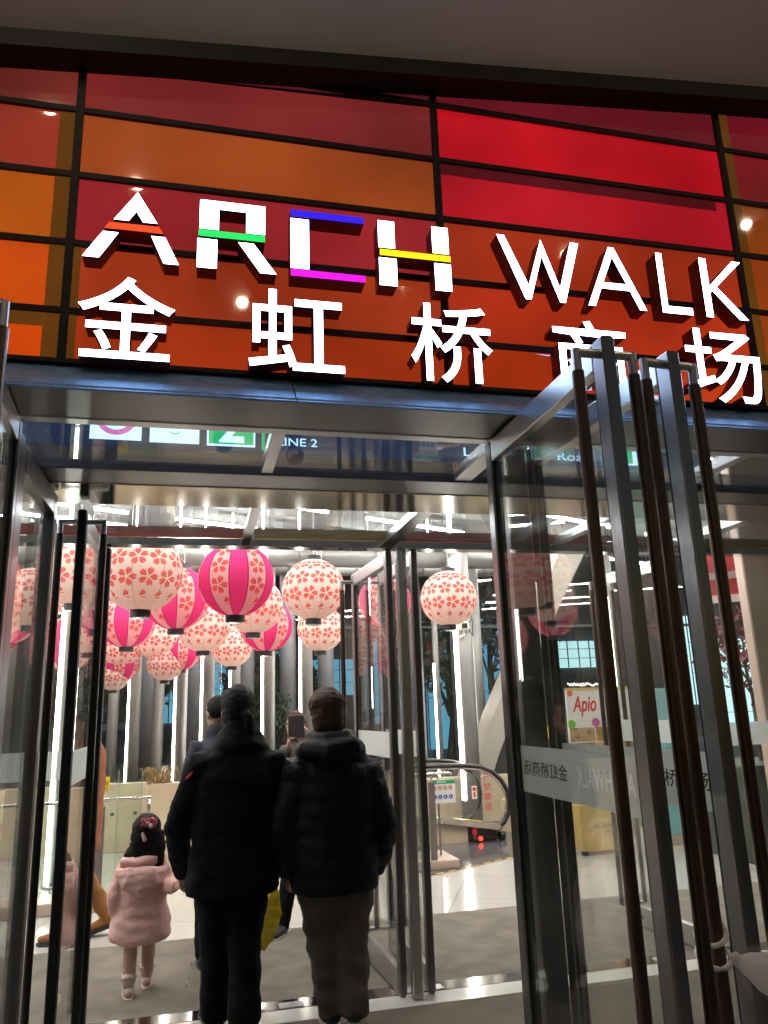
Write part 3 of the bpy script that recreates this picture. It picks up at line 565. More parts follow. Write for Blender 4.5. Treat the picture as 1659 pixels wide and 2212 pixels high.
r_ = MB(); ring(r_, -.145, 3.15, .025, .031, fm, .0065, .010, pi*1.15, pi*1.85, 12); r_.build('face_mouth', M['metro_dot'], t1)
t1 = MB().prism(rect(.028, 3.066, .297, 3.336), .006, 0, fm).build('line_tile', M['metro_white'], ms)
q1 = MB().prism(rect(.038, 3.076, .287, 3.326), .009, .0065, fm).build('green_square', M['metro_green'], t1)
text('lettering', '2', fm, .095, 3.085, .235, 3.30, M['metro_white'], q1, depth=.002, offset=.02, d0=.0095)
MB().prism(rect(.335, 3.05, .352, 3.33), .006, 0, fm).build('divider', M['metro_green'], ms)
text('lettering', 'LINE 2', fm, .425, 3.085, .655, 3.132, M['metro_text'], ms, depth=.002, d0=.003)
text('lettering', '2号线', fm, .42, 3.165, .66, 3.30, M['metro_text'], ms, depth=.002, d0=.003)
text('lettering', '娄山关路', fm, 1.42, 3.165, 2.02, 3.32, M['metro_text'], ms, depth=.002, d0=.003)
text('lettering', 'Loushanguan Road', fm, 1.555, 3.055, 2.40, 3.125, M['metro_text'], ms, depth=.002, d0=.003)
t1 = MB().prism(rect(2.60, 3.06, 2.87, 3.33), .006, 0, fm).build('exit_tile', M['metro_white'], ms); MB().prism(rect(2.61, 3.07, 2.70, 3.32), .009, .0065, fm).build('green_square', M['metro_green'], t1)
hg = MB()
for x in (-.7, .8, 2.2): hg.tube([(x, YM+.05, 3.46), (x, YM+.05, 4.18)], .012, 8)
hg.build('hanger', M['hanger'], ms)

# ------------------------------------------------------------------ hall shell: ceiling, ducts, back glazing
ce = thing('hall_ceiling', 'pale grey board ceiling of the hall above the entrance', 'ceiling', (1, 8, 4.2))
e1c = Vector((1, .46, 0)).normalized()
cb = MB()
for k in range(7):
    y0 = 2.75+k*1.25
    cb.box((-9, y0, 4.2), (12, y0+1.235, 4.26))
cb.build('board', M['ceil_light'], ce)
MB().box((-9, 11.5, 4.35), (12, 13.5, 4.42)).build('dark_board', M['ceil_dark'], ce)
MB().box((-9, 11.42, 3.98), (12, 11.49, 4.4)).build('downstand', M['duct'], ce)
MB().box((-9, 2.662, 2.79), (12, 2.74, 4.8)).build('facade_back', M['dark_build'], ce)
for i, (c0, z, r, lb) in enumerate([(10.9, 3.78, .17, 'thick grey ventilation duct crossing the hall ceiling behind the lanterns'), (12.3, 3.85, .12, 'thinner grey ventilation duct near the far glazing')]):
    t = thing('air_duct', lb, 'duct', (0, c0, z)); d = MB()
    p0 = Vector((-4.5, c0-.0-4.5*.0, z)); p1 = Vector((5.0, c0, z)); d.tube([p0, p1], r, 20)
    t2 = d.build('pipe', M['duct'], t, smooth=True); j = MB()
    for k in range(9): x = -4.2+k*1.12; j.tube([(x, c0, z), (x+.03, c0, z)], r+.012, 20)
    j.build('joint_ring', M['duct'], t2)
# linear ceiling lamps in slanted rows
lampmesh = None
def ceiling_lamp(p, L, ang, lens=None):
    global lampmesh
    t = thing('linear_lamp', 'slim white linear lamp hanging in the slanted rows under the hall ceiling', 'ceiling lamp', p, 'linear lamps under the hall ceiling', 0)
    t.rotation_euler.z = ang
    if lampmesh is None:
        a = MB().box((-.85, -.016, -.028), (.85, .016, 0)).mesh('tube', M['tube'])
        b = MB().box((-.86, -.022, .0005), (.86, .022, .03)).mesh('housing', M['hanger'])
        c = MB().tube([(-.7, 0, .03), (-.7, 0, .16)], .005, 6).tube([(.7, 0, .03), (.7, 0, .16)], .005, 6).mesh('hanger', M['hanger'])
        lampmesh = (a, b, c)
    for n_, me in zip(('tube', 'housing', 'hanger'), lampmesh):
        o = bpy.data.objects.new(n_, me); col.objects.link(o); o.parent = t; o.scale.x = L/1.7
for c in (4.3, 5.7, 7.1, 8.6, 10.0, 10.75, 12.2):
    for k in range(-4, 5):
        x = k*2.15+(c*1.37) % 1.1; y = c+.46*x
        if 3.6 < y < 12.9 and -7.5 < x < 10: ceiling_lamp((x, y, 4.04 if y < 11.3 else 3.98), 1.75, math.atan(.46))
# back glazing
bgz = thing('back_glazing', 'tall glass wall behind the lit columns at the far side of the hall', 'glass wall', (1, 13.3, 0))
MB().box((-8.8, 13.3, .02), (11.8, 13.316, 4.35)).build('pane', M['glass'], bgz)
bm_ = MB()
for k in range(15): x = -8.8+k*1.47; bm_.bbox((x-.03, 13.22, 0), (x+.03, 13.295, 4.35), .004)
bm_.box((-8.8, 13.24, 2.95), (11.8, 13.29, 3.0)); bm_.build('mullion', M['dark_panel'], bgz)
for sx, lb in ((-8.9, 'dark side wall at the left end of the hall'), (11.9, 'dark side wall at the right end of the hall')):
    tag(MB().box((sx-.15, 2.75, 0), (sx+.15, 13.2, 4.6)).build('side_wall', M['dark_build']), lb, 'wall')
# planter wall with columns
pw = thing('planter_wall', 'beige stone planter wall at the foot of the lit columns', 'planter', (-.5, 11, 0))
pb = MB()
def planter(a, b): pb.bbox(a, b, .008)
planter((-.46, 9.5, 0), (2.0, 9.62, .86)); planter((-.46, 9.623, 0), (-.36, 12.9, .86)); planter((-6, 10.6, 0), (-.462, 10.72, .80)); planter((2.003, 9.5, 0), (2.12, 12.9, .86))
pb.build('stone_wall', M['beige'], pw); MB().box((-.355, 9.625, .0), (2.0, 12.9, .74)).box((-6, 10.725, 0), (-.465, 12.9, .72)).build('soil_bed', M['soil'], pw)
def grass_tuft(label, c, n, h, spread, m='straw'):
    g = MB()
    for i in range(n):
        a = random.uniform(0, 2*pi); d = random.uniform(0, spread); b = Vector(c)+Vector((cos(a)*d, sin(a)*d*.4, 0)); l = h*random.uniform(.5, 1); q = b+Vector((cos(a)*l*.5, -abs(sin(a))*l*.5, l)); e = q+Vector((cos(a)*l*.4, -l*.25, -l*random.uniform(.0, .9))); w_ = Vector((-sin(a), cos(a), 0))*.006
        g.add([b-w_, b+w_, q+w_*.7, q-w_*.7, e], [(0, 1, 2, 3), (3, 2, 4)])
    return tag(g.build('dry_grass', M[m]), label, 'plant')
grass_tuft('tuft of dry grass hanging over the corner of the beige planter wall', (-.36, 9.56, .85), 90, .20, .16)
grass_tuft('low scrub on the soil between two lit columns', (.5, 10.5, .74), 160, .22, .6, 'leaf')
# columns with led strips
def column(label, x, y, r, zb_, led, base=True, ztop=4.2):
    t = thing('column', label, 'column', (x, y, zb_), 'round columns with light strips')
    MB().lathe([(r, 0), (r, ztop-zb_)], (x, y, zb_), 28).build('shaft', M['column'], t, smooth=False)
    for p in t.children[0].data.polygons: p.use_smooth = len(p.vertices) == 4
    if led:
        aa = R(205); mt_ = Matrix.Translation((x, y, 0)) @ Matrix.Rotation(aa, 4, 'Z')
        MB().bbox((r*.9, -led[1]/2, zb_+led[0]), (r+.006, led[1]/2, led[2]), .002).xf(mt_).build('led_strip', M['led'], t)
    if base: MB().lathe([(r*1.25, 0), (r*1.25, .02), (r*1.05, .03)], (x, y, zb_), 28).build('base_ring', M['column'], t)
    return t
def cx_at(dx, Y): return at_y(dx, 1600, Y).x
for dx, Y, r, led, lb in [(241, 11.6, .072, None, 'plain silver column farthest left of those beside the open door'), (287, 11.3, .085, 1, 'silver column with a thin light strip, second from the left of the row'),
        (339, 11.2, .075, None, 'plain silver column above the dry grass tuft'), (388, 11.0, .085, 1, 'silver column with a bright strip left of the walking couple'),
        (446, 11.0, .088, 1, 'silver column with a strip beside the left person\'s shoulder'), (506, 11.5, .08, 1, 'silver column whose strip ends behind the dark haired head'),
        (579, 11.0, .095, 1, 'silver column between the two heads, nearer the left one'), (662, 11.0, .095, 1, 'silver column just left of the brown haired head')]:
    x = cx_at(dx, Y); column(lb, x, Y, r, .74 if x > -.40 else .72, (.03, .048, 3.6) if led else None)
column('thick column with a broad bright strip behind the dark inner door', cx_at(146, 8.8), 8.8, .12, 0, (.02, .10, 2.75))
column('large silver column with a bright strip and a camera, left of the leaning strut', at_y(1012, 1600, 10.6).x, 10.6, .14, 0, (.35, .075, 3.7))
column('slim silver column half hidden behind the leaning strut', at_y(1040, 1600, 11.8).x, 11.8, .10, 0, (.3, .06, 2.6))
column('thin light strip column seen left of the large silver column', at_y(950, 1600, 12.6).x, 12.6, .05, 0, (.5, .04, 2.3))
for dx, Y in ((1338, 9.0), (1480, 8.4)):
    column('slim silver column with a strip behind the %s open front door' % ('left' if dx < 1400 else 'right'), at_y(dx, 1500, Y).x, Y, .06, 0, (.9, .05, 2.9))
# round the back: dark grey columns behind the lit ones
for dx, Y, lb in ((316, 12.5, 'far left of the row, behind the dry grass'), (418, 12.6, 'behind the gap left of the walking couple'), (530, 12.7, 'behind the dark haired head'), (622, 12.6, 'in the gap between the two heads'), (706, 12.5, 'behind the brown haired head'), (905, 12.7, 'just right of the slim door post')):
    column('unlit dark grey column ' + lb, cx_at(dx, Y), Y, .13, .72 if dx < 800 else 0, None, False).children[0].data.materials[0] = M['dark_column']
# security camera
cc = thing('security_camera', 'white square camera fixed to the large silver column', 'camera', at_y(1000, 1352, 10.4)); p = at_y(1001, 1352, 10.40)
MB().bbox(p-Vector((.075, .05, .06)), p+Vector((.075, .05, .06)), .02).build('housing', M['cam_white'], cc); MB().bbox(p-Vector((.04, .06, .035)), p+Vector((.04, -.051, .035)), .006).build('lens', M['black'], cc)
MB().tube([p+Vector((0, .0, -.06)), p+Vector((.0, .02, -.13)), p+Vector((-.05, .05, -.16))], .018, 8).build('bracket', M['cam_white'], cc)
MB().tube([p+Vector((.07, .02, .02)), p+Vector((.13, .02, .10)), p+Vector((.15, .03, .3))], .008, 6).tube([p+Vector((.07, .02, -.03)), p+Vector((.14, .02, -.14)), p+Vector((.15, .03, .1))], .008, 6).build('cable', M['black'], cc)
# leaning strut
st = thing('leaning_strut', 'broad grey clad strut leaning across the hall at right', 'strut', (4.4, 11, 0)); 
fs_ = lambda u, v, d: Vector((u, 11+d, v))
MB().prism([(3.45, -.02), (3.98, .85), (4.33, 1.55), (4.72, 2.28), (5.6, 3.98), (6.15, 4.15), (4.95, 2.16), (4.30, .85), (3.95, -.02)], 0, .5, fs_).build('cladding', M['grey_panel'], st)
MB().prism([(4.36, .86), (5.02, 2.12), (5.4, 2.12), (5.4, 0), (4.0, 0)], .12, .5, fs_).build('dark_infill', M['dark_panel'], st)
MB().prism([(4.50, 2.02), (4.515, 2.03), (4.86, 1.80), (4.845, 1.79)], -.004, .0, fs_).build('joint', M['dark_panel'], st)

# ------------------------------------------------------------------ lanterns
RL = .31
def lantern_meshes(kind, seed):
    nu, nv = 48, 28; vs, fs, uvs = [], [], []; v0, v1 = .075, .925
    for j in range(nv+1):
        v = v0+(v1-v0)*j/nv; ph = pi*v
        for i in range(nu+1):
            a = 2*pi*i/nu; g = 1-.012*abs(sin(4*a))+.006*noise.noise(Vector((cos(a)*2+seed*7, sin(a)*2, v*5)))
            vs.append((RL*g*sin(ph)*cos(a), RL*g*sin(ph)*sin(a), -RL*.97*cos(ph)))
    for j in range(nv):
        for i in range(nu): a = j*(nu+1)+i; fs.append((a, a+1, a+nu+2, a+nu+1)); uvs += [(i/nu, v0+(v1-v0)*j/nv), ((i+1)/nu, v0+(v1-v0)*j/nv), ((i+1)/nu, v0+(v1-v0)*(j+1)/nv), (i/nu, v0+(v1-v0)*(j+1)/nv)]
    me = bpy.data.meshes.new('shade'); me.from_pydata(vs, [], fs); ul = me.uv_layers.new(name='UVMap')
    for i, q in enumerate(uvs): ul.data[i].uv = q
    me.materials.append(M['lantern_'+kind]); me.polygons.foreach_set('use_smooth', [True]*len(me.polygons)); return me
SH = {k: [lantern_meshes(k, i) for i in range(3)] for k in ('white', 'pink')}
capm = MB().lathe([(.072, -.345), (.078, -.34), (.078, -.285), (.072, -.28)], n=24).mesh('bottom_cap', M['cap'])
capm2 = MB().lathe([(.072, .28), (.078, .285), (.078, .335), (.06, .34)], n=24).mesh('top_cap', M['cap'])
capm3 = MB().lathe([(.055, -.352), (.06, -.346)], n=20).mesh('metal_plate', M['cap_metal'])
LAN = [(308, 1238, 86, 'white', 'largest white blossom lantern at upper left, touching the dark door bar'), (510, 1252, 82, 'pink', 'largest pink striped lantern, top centre of the cluster'),
 (382, 1292, 70, 'pink', 'pink striped lantern between the largest white and largest pink ones'), (276, 1340, 60, 'pink', 'pink striped lantern directly under the largest white lantern'),
 (342, 1375, 50, 'white', 'white blossom lantern below and between the two left pink striped ones'), (440, 1352, 57, 'white', 'white blossom lantern under the gap left of the largest pink lantern'),
 (501, 1396, 45, 'white', 'small white blossom lantern just above the dark haired person\'s head'), (548, 1307, 63, 'white', 'white blossom lantern half hidden behind the largest pink one'),
 (575, 1352, 57, 'pink', 'pink striped lantern at the right side of the cluster'), (677, 1273, 68, 'white', 'large white blossom lantern cut by the inner door handle, right of the cluster'),
 (693, 1357, 51, 'white', 'white blossom lantern low behind the large one beside the door handle'), (969, 1292, 61.5, 'white', 'white blossom lantern hanging alone right of the slim post'),
 (393, 1407, 41, 'pink', 'small pink striped lantern low in the middle of the cluster'), (358, 1431, 40, 'white', 'small white blossom lantern low behind the small pink one'),
 (261, 1401, 45, 'white', 'white blossom lantern below the left pink striped one'), (259, 1434, 42, 'pink', 'small pink striped lantern second from the bottom left'),
 (246, 1457, 35, 'white', 'lowest white blossom lantern at the bottom left of the cluster'), (205, 1428, 40, 'white', 'white blossom lantern peeping out beside the dark door bar, low at left'),
 (207, 1375, 45, 'pink', 'pink striped lantern mostly hidden by the dark door bar'), (165, 1235, 75, 'white', 'white blossom lantern seen through the dark inner door, upper left'),
 (150, 1390, 60, 'pink', 'pink striped lantern seen through the dark inner door, lower left'), (831, 1298, 57, 'pink', 'pink striped lantern seen through the inner door left of the post'),
 (20, 1330, 62, 'pink', 'pink striped lantern behind the glass at the left edge of the photo'), (70, 1290, 66, 'white', 'white blossom lantern behind the glass at the left edge of the photo')]
for i, (dx, dy, rr, kind, lb) in enumerate(LAN):
    c = at_t(dx, dy, FPX*RL/rr)
    if c.y > 10.5: c = EYE+(c-EYE)*((10.5-.02*(i % 5))/c.y)
    sc = (c-EYE).dot(FWD)*rr/FPX/RL
    t = thing('lantern', 'paper lantern: '+lb if False else lb, 'paper lantern', c, 'paper blossom lanterns hanging in the hall')
    t.rotation_euler.z = random.uniform(0, 6) if i not in (1, 2, 3) else {1: .28, 2: .05, 3: .12}[i]; t.scale = (sc, sc, sc); t.rotation_euler.x = random.uniform(-.03, .03)
    for n_, me in (('shade', SH[kind][i % 3]), ('bottom_cap', capm), ('top_cap', capm2)): o = bpy.data.objects.new(n_, me); col.objects.link(o); o.parent = t
    cp = [o for o in t.children if o.name.startswith('bottom_cap')][0]; o = bpy.data.objects.new('metal_plate', capm3); col.objects.link(o); o.parent = cp
    me = MB().tube([(0, 0, .33), (0, 0, (4.0-c.z)/sc)], .004, 6).tube([(.06*cos(a), 0, .33+.06*sin(a)) for a in [pi*k/10 for k in range(11)]], .0035, 5).mesh('hanging_wire', M['hanger']); o = bpy.data.objects.new('hanging_wire', me); col.objects.link(o); o.parent = t

# ------------------------------------------------------------------ rails, escalator, kiosk
def fplane(Y): return lambda u, v, d: Vector((u, Y-d, v))
rl = thing('hand_railing', 'steel railing with glass panels and a yellow notice, behind the girl in pink', 'railing', (-1.4, 7.7, 0))
MB().bbox((-3.2, 7.55, 0), (-.34, 7.95, .10), .01).build('plinth', M['pink_stone'], rl)
for a in (-.83, -2.2): MB().bbox((a, 7.63, .10), (a+.085, 7.66, .84), .004).build('post', M['rail_post'], rl)
p_ = MB().tube([(-3.2, 7.65, .885), (-.80, 7.65, .885)], .018, 10).limb([(-.80, 7.648, .84), (-.80, 7.648, .89), (-.365, 7.64, .895)], [(.017, .013)]*3, 10).tube([(-.375, 7.64, .885), (-.375, 7.655, .70)], .014, 8)
p_.build('top_rail', M['rail'], rl, smooth=True)
q_ = MB().box((-1.42, 7.82, .10), (-1.14, 7.832, 1.13)).box((-1.13, 7.82, .10), (-.865, 7.832, 1.13)).box((-.855, 7.82, .10), (-.665, 7.832, 1.13)).box((-.655, 7.82, .10), (-.455, 7.832, 1.13)).build('glass_panel', M['green_glass'], rl)
MB().box((-.662, 7.818, .1), (-.6565, 7.834, 1.13)).box((-.4545, 7.818, .1), (-.449, 7.834, 1.13)).box((-.8615, 7.818, .1), (-.8565, 7.834, 1.13)).build('glass_edge', M['edge'], q_)
kn = MB()
for x in (-.70, -.50, -.90): kn.lathe([(.016, 0), (.016, .02)], (x, 7.80, .74), 12)
kn.build('clamp', M['rail'], q_)
ns = MB().box((-.845, 7.812, .955), (-.735, 7.8185, 1.075)).build('notice', M['yellow'], rl)
mk = MB(); fn = fplane(7.8118)
for k, x in enumerate((-.80, -.785, -.77, -.755)): mk.prism(rect(x-.0035, 1.0, x+.0035, 1.03), .001, 0, fn); mk.prism([(x+.005*cos(a), 1.036+.005*sin(a)) for a in [2*pi*i/8 for i in range(8)]], .001, 0, fn)
mk.build('figures', M['ink'], ns); text('lettering', '小心地滑 注意安全', fn, -.835, .968, -.745, .984, M['ink'], ns, depth=.0008)
rr_ = thing('hand_railing', 'short steel railing with a stone foot in front of the escalator', 'railing', (2.4, 8.2, 0))
MB().bbox((2.05, 8.05, 0), (2.66, 8.62, .09), .01).build('plinth', M['pink_stone'], rr_); MB().bbox((2.375, 8.09, .09), (2.445, 8.12, .84), .004).build('post', M['rail_post'], rr_)
MB().limb([(2.0, 8.10, .925), (2.3, 8.1, .925), (2.60, 8.10, .922), (2.635, 8.10, .905)], [(.014, .024)]*4, 10).tube([(2.41, 8.1, .84), (2.41, 8.1, .92)], .012, 8).build('top_rail', M['rail'], rr_, smooth=True)
g_ = MB().box((2.05, 8.2, .09), (2.33, 8.212, 1.10)).build('glass_panel', M['green_glass'], rr_); MB().box((2.3305, 8.198, .09), (2.337, 8.214, 1.10)).build('glass_edge', M['edge'], g_)
nb = thing('notice_board', 'white safety notice with a green header and round red and blue symbols', 'sign', (2.7, 8.3, .4)); YB = 8.3
a = at_y(943, 1684, YB); b = at_y(985, 1733, YB)
MB().bbox((a.x-.06, YB, b.z), (b.x, YB+.012, a.z), .004).build('board', M['board_white'], nb); fn = fplane(YB-.0005)
MB().prism(rect(a.x-.058, a.z-.045, b.x-.002, a.z-.002), .002, 0, fn).build('header', M['sign_green'], nb)
text('lettering', '乘梯须知', fplane(YB-.0026), a.x+.0, a.z-.036, a.x+.10, a.z-.012, M['board_white'], nb, depth=.0006)
rm, bm2, wm = MB(), MB(), MB()
for k in range(4):
    cx = a.x-.025+k*.058; ring(rm, cx, a.z-.085, .017, .022, fn, 0, .002, n=20); rm.prism([(cx-.014, a.z-.074), (cx-.011, a.z-.071), (cx+.014, a.z-.096), (cx+.011, a.z-.099)], .002, 0, fn); wm.prism([(cx-.004, a.z-.095), (cx+.004, a.z-.095), (cx+.003, a.z-.075), (cx-.003, a.z-.075)], .0015, 0, fn)
    ring(bm2, cx, a.z-.175, .0, .022, fn, 0, .002, n=20)
rm.build('red_symbols', M['sign_red'], nb); bm2.build('blue_symbols', M['sign_blue'], nb); wm.build('figures', M['ink'], nb)
wm = MB()
for k in range(4): cx = a.x-.025+k*.058; wm.prism([(cx-.006, a.z-.186), (cx+.010, a.z-.186), (cx+.002, a.z-.18), (cx+.0, a.z-.164), (cx-.006, a.z-.164)], .003, .0022, fn)
wm.build('white_figures', M['board_white'], nb)
MB().tube([(a.x+.02, YB+.03, .09), (a.x+.02, YB+.03, a.z+.08)], .012, 8).bbox((a.x-.06, YB+.01, 0), (a.x+.10, YB+.12, .012), .003).build('stand', M['rail_post'], nb)

es = thing('escalator', 'escalator landing with rounded black handrail and glass balustrade', 'escalator', (3.0, 9.6, 0))
path = [(.9, .91), (2.0, .905), (2.86, .895), (3.25, .885), (3.45, .86), (3.60, .80), (3.71, .70), (3.785, .57), (3.81, .44), (3.79, .31), (3.72, .20), (3.62, .13), (3.52, .11)]
for Y, nm in ((9.46, 'front'), (10.5, 'rear')):
    h = MB().limb([(x, Y, z) for x, z in path], [(.040, .030)]*len(path), 12, (0, 1, 0)).build('handrail', M['rubber'], es, smooth=True)
    MB().tube([(x-.0, Y, z-.028 if x < 3.5 else z) for x, z in path[:5]]+[(3.575, Y, .775), (3.68, Y, .68), (3.752, Y, .56), (3.776, Y, .44), (3.758, Y, .325), (3.695, Y, .225)], .019, 8).build('rail_guide', M['polished'], h, smooth=True)
    inner = [(.9, .88), (3.25, .855), (3.44, .83), (3.58, .77), (3.68, .68), (3.75, .56), (3.772, .44), (3.752, .32), (3.69, .225), (3.60, .17), (2.92, .30), (.9, .40)]
    MB().prism(inner, -.005, .005, fplane(Y)).build('balustrade', M['glass'], es)
dk = MB().prism([(.9, .40), (2.92, .31), (3.62, .195), (3.66, .165), (3.60, .13), (2.92, .245), (.9, .34)], .09, -.06, fplane(9.46)).build('deck', M['rail'], es, smooth=False)
MB().prism([(3.05, .296), (3.05, .2975), (3.42, .2365), (3.42, .235)], .085, .02, fplane(9.46)).build('warning_strip', M['yellow'], dk); 
MB().prism([(.9, .335), (2.92, .243), (3.24, .195), (3.24, 0), (.9, 0)], .02, -.06, fplane(9.46)).build('skirt', M['beige'], es)
nw = MB().bbox((3.245, 9.40, 0), (3.62, 9.56, .19), .03).bbox((3.625, 9.42, 0), (3.74, 9.54, .10), .03).build('newel_base', M['black'], es)
fn = fplane(9.398)
MB().prism([(3.385+.026*cos(a), .045+.026*sin(a)) for a in [2*pi*i/18 for i in range(18)]], .006, 0, fn).build('red_light', M['red_led'], nw)
m_ = MB().prism([(3.315+.030*cos(a), .128+.040*sin(a)) for a in [2*pi*i/18 for i in range(18)]], .003, 0, fn); m_.prism(rect(3.308, .04, 3.322, .09), .003, 0, fn); m_.build('warning_mark', M['sign_red'], nw)
MB().box((.9, 9.62, .0), (3.6, 10.4, .012)).build('step_plate', M['steel'], es)
fn = fplane(9.4535)
for k, ch in enumerate('严禁攀爬'):
    z = .735-k*.115; text('red_lettering', ch, fn, 3.535-.05, z-.045, 3.535+.045, z+.045, M['sign_red'], es, depth=.001)
sk = MB().prism(rect(3.325, .49, 3.39, .64), .002, 0, fn).build('sticker', M['board_white'], es)
m_ = MB().prism([(3.357+.024*cos(a), .605+.024*sin(a)) for a in [2*pi*i/16 for i in range(16)]], .0035, .0022, fn); m_.prism([(3.345, .57), (3.37, .57), (3.37, .53), (3.376, .53), (3.357, .50), (3.339, .53), (3.345, .53)][::-1], .0035, .0022, fn); m_.build('red_symbol', M['sign_red'], sk)
tag(MB().bbox((.5, 10.9, 0), (4.9, 11.1, .62), .01).build('low_wall', M['beige']), 'low beige stone wall behind the escalator', 'wall')
tag(MB().bbox((3.95, 9.9, 0), (7.0, 10.1, .40), .01).build('low_wall', M['beige']), 'low beige stone kerb wall right of the escalator handrail end', 'wall')
gs = thing('glass_screen', 'rounded glass screen with a yellow label beside the escalator handrail', 'glass screen', (4.1, 9.0, 0))
MB().prism([(4.0, .3), (4.0, .95), (4.03, 1.15), (4.12, 1.33), (4.3, 1.45), (4.5, 1.48), (4.5, .3)], .006, -.006, fplane(9.0)).build('pane', M['green_glass'], gs); MB().bbox((4.16, 8.98, 1.18), (4.24, 8.993, 1.32), .002).build('label', M['yellow'], gs); MB().bbox((4.0, 8.95, 0), (4.5, 9.05, .30), .01).build('foot', M['beige'], gs)

# kiosk
ki = thing('promotion_counter', 'promotion counter with a food poster and a gold front reading ARCHWALK', 'counter', (4.4, 8.35, 0)); YK = 8.25
kl, kr = at_y(1221, 1490, YK), at_y(1352, 1640, YK); X0, X1, Z1, Z0 = kl.x, kl.x+.98, kl.z, .98
MB().bbox((X0, YK, Z0), (X1, YK+.03, Z1), .004).build('poster_board', M['board_white'], ki); fn = fplane(YK-.0005)
MB().prism(rect(X0, Z1-.012, X1, Z1+.02), .004, -.034, fplane(YK)).build('board_edge', M['gold'], ki)
text('lettering', 'Apio', fn, X0+.07, Z1-.30, X0+.37, Z1-.07, M['sign_red'], ki, depth=.0015, offset=.02, shear=.25)
text('lettering', '× M', fn, X0+.44, Z1-.20, X0+.60, Z1-.12, P('poster_orange', (.6, .16, .04, 1), .5), ki, depth=.0015)
for k, (u, v, r, c) in enumerate([(.0+.04, -.38, .05, (.15, .45, .05, 1)), (.34, -.37, .05, (.55, .12, .40, 1)), (.05, -.04, .035, (.7, .12, .03, 1))]):
    MB().prism([(X0+max(.0, u+r*cos(a)), Z1+v+r*sin(a)) for a in [2*pi*i/20 for i in range(20)]], .002, 0, fn).build('poster_dot', P('poster_dot_%d' % k, c, .5), ki)
def food(name, c1, c2, c3):
    m, t, b = mat(name); N, L = t.nodes, t.links; tc = N.new('ShaderNodeTexCoord'); vo = N.new('ShaderNodeTexVoronoi'); vo.inputs['Scale'].default_value = 22; L.new(tc.outputs['Object'], vo.inputs[0])
    rp = N.new('ShaderNodeValToRGB'); e = rp.color_ramp.elements; e[0].color = c1; e[1].color = c2; n_ = e.new(.5); n_.color = c3; L.new(vo.outputs['Color'], rp.inputs[0]); L.new(rp.outputs[0], b.inputs['Base Color']); return m
z2 = Z1-.42; hh = (z2-Z0-.03)/2
FD = [(0, 0, (.55, .28, .06, 1), (.16, .07, .03, 1), (.45, .33, .2, 1)), (1, 0, (.12, .4, .04, 1), (.5, .35, .05, 1), (.3, .12, .03, 1)), (2, 0, (.5, .3, .1, 1), (.6, .5, .3, 1), (.3, .1, .05, 1)), (0, 1, (.05, .35, .36, 1), (.45, .28, .12, 1), (.2, .1, .05, 1)), (1, 1, (.55, .05, .03, 1), (.6, .12, .06, 1), (.7, .4, .3, 1)), (2, 1, (.4, .3, .1, 1), (.5, .1, .05, 1), (.2, .25, .05, 1))]
for i, j, c1, c2, c3 in FD: MB().prism(rect(X0+.012+i*.32, z2-(j+1)*hh-j*.012, X0+.012+i*.32+.305, z2-j*hh-j*.012), .002, 0, fn).build('food_picture', food('food_%d_%d' % (i, j), c1, c2, c3), ki)
MB().bbox((X0-.02, YK-.12, .90), (X1+.02, YK+.36, .975), .01).build('counter_top', M['board_white'], ki)
MB().bbox((X0+.02, YK-.02, .56), (X1, YK+.34, .895), .01).build('white_front', M['board_white'], ki)
gb = MB(); gx0, gx1 = X0-.03, X0+.50
gb.prism([(gx0, .05), (gx0, .50), (gx1-.02, .545), (gx1, .52), (gx1, .08), (gx1-.03, .04)], .14, -.1, fplane(YK)).build('gold_front', M['gold'], ki); fn = fplane(YK-.1405)
g2 = [o for o in ki.children if o.name.startswith('gold_front')][0]
text('lettering', 'ARCHWALK', fn, gx0+.14, .27, gx0+.45, .32, M['gold_ink'], g2, depth=.001); text('lettering', '金虹桥商场', fn, gx0+.28, .22, gx0+.45, .25, M['gold_ink'], g2, depth=.001)
ft = MB()
for x in (gx0+.06, gx1-.06): ft.bbox((x-.03, YK-.10, 0), (x+.03, YK-.04, .05), .008)
ft.build('foot', M['black'], ki)
MB().prism([(X0+.22+.05*cos(a), .72+.05*sin(a)) for a in [2*pi*i/20 for i in range(20)]], .003, 0, fplane(YK-.0205)).build('front_dot', M['teal'], ki)
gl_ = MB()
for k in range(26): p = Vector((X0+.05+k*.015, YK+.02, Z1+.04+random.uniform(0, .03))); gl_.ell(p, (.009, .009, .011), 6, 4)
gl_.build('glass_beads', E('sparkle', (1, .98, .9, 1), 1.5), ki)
tbx = thing('display_board', 'pale teal display board with a darker teal foot, right of the food poster', 'board', (5.2, 8.2, 0))
MB().bbox((X1+.06, YK, .75), (X1+.62, YK+.03, 1.72), .004).build('panel', P('pale_teal', (.25, .50, .52, 1), .45), tbx); MB().bbox((X1+.06, YK, .12), (X1+.62, YK+.3, .745), .004).build('foot_box', M['teal'], tbx)
MB().bbox((X1+.06, YK+.04, 0), (X1+.62, YK+.28, .115), .004).build('plinth', M['beige'], tbx)
text('lettering', '云朵 茶饮', fplane(YK-.0005), X1+.12, .95, X1+.5, 1.06, M['teal'], tbx, depth=.001)
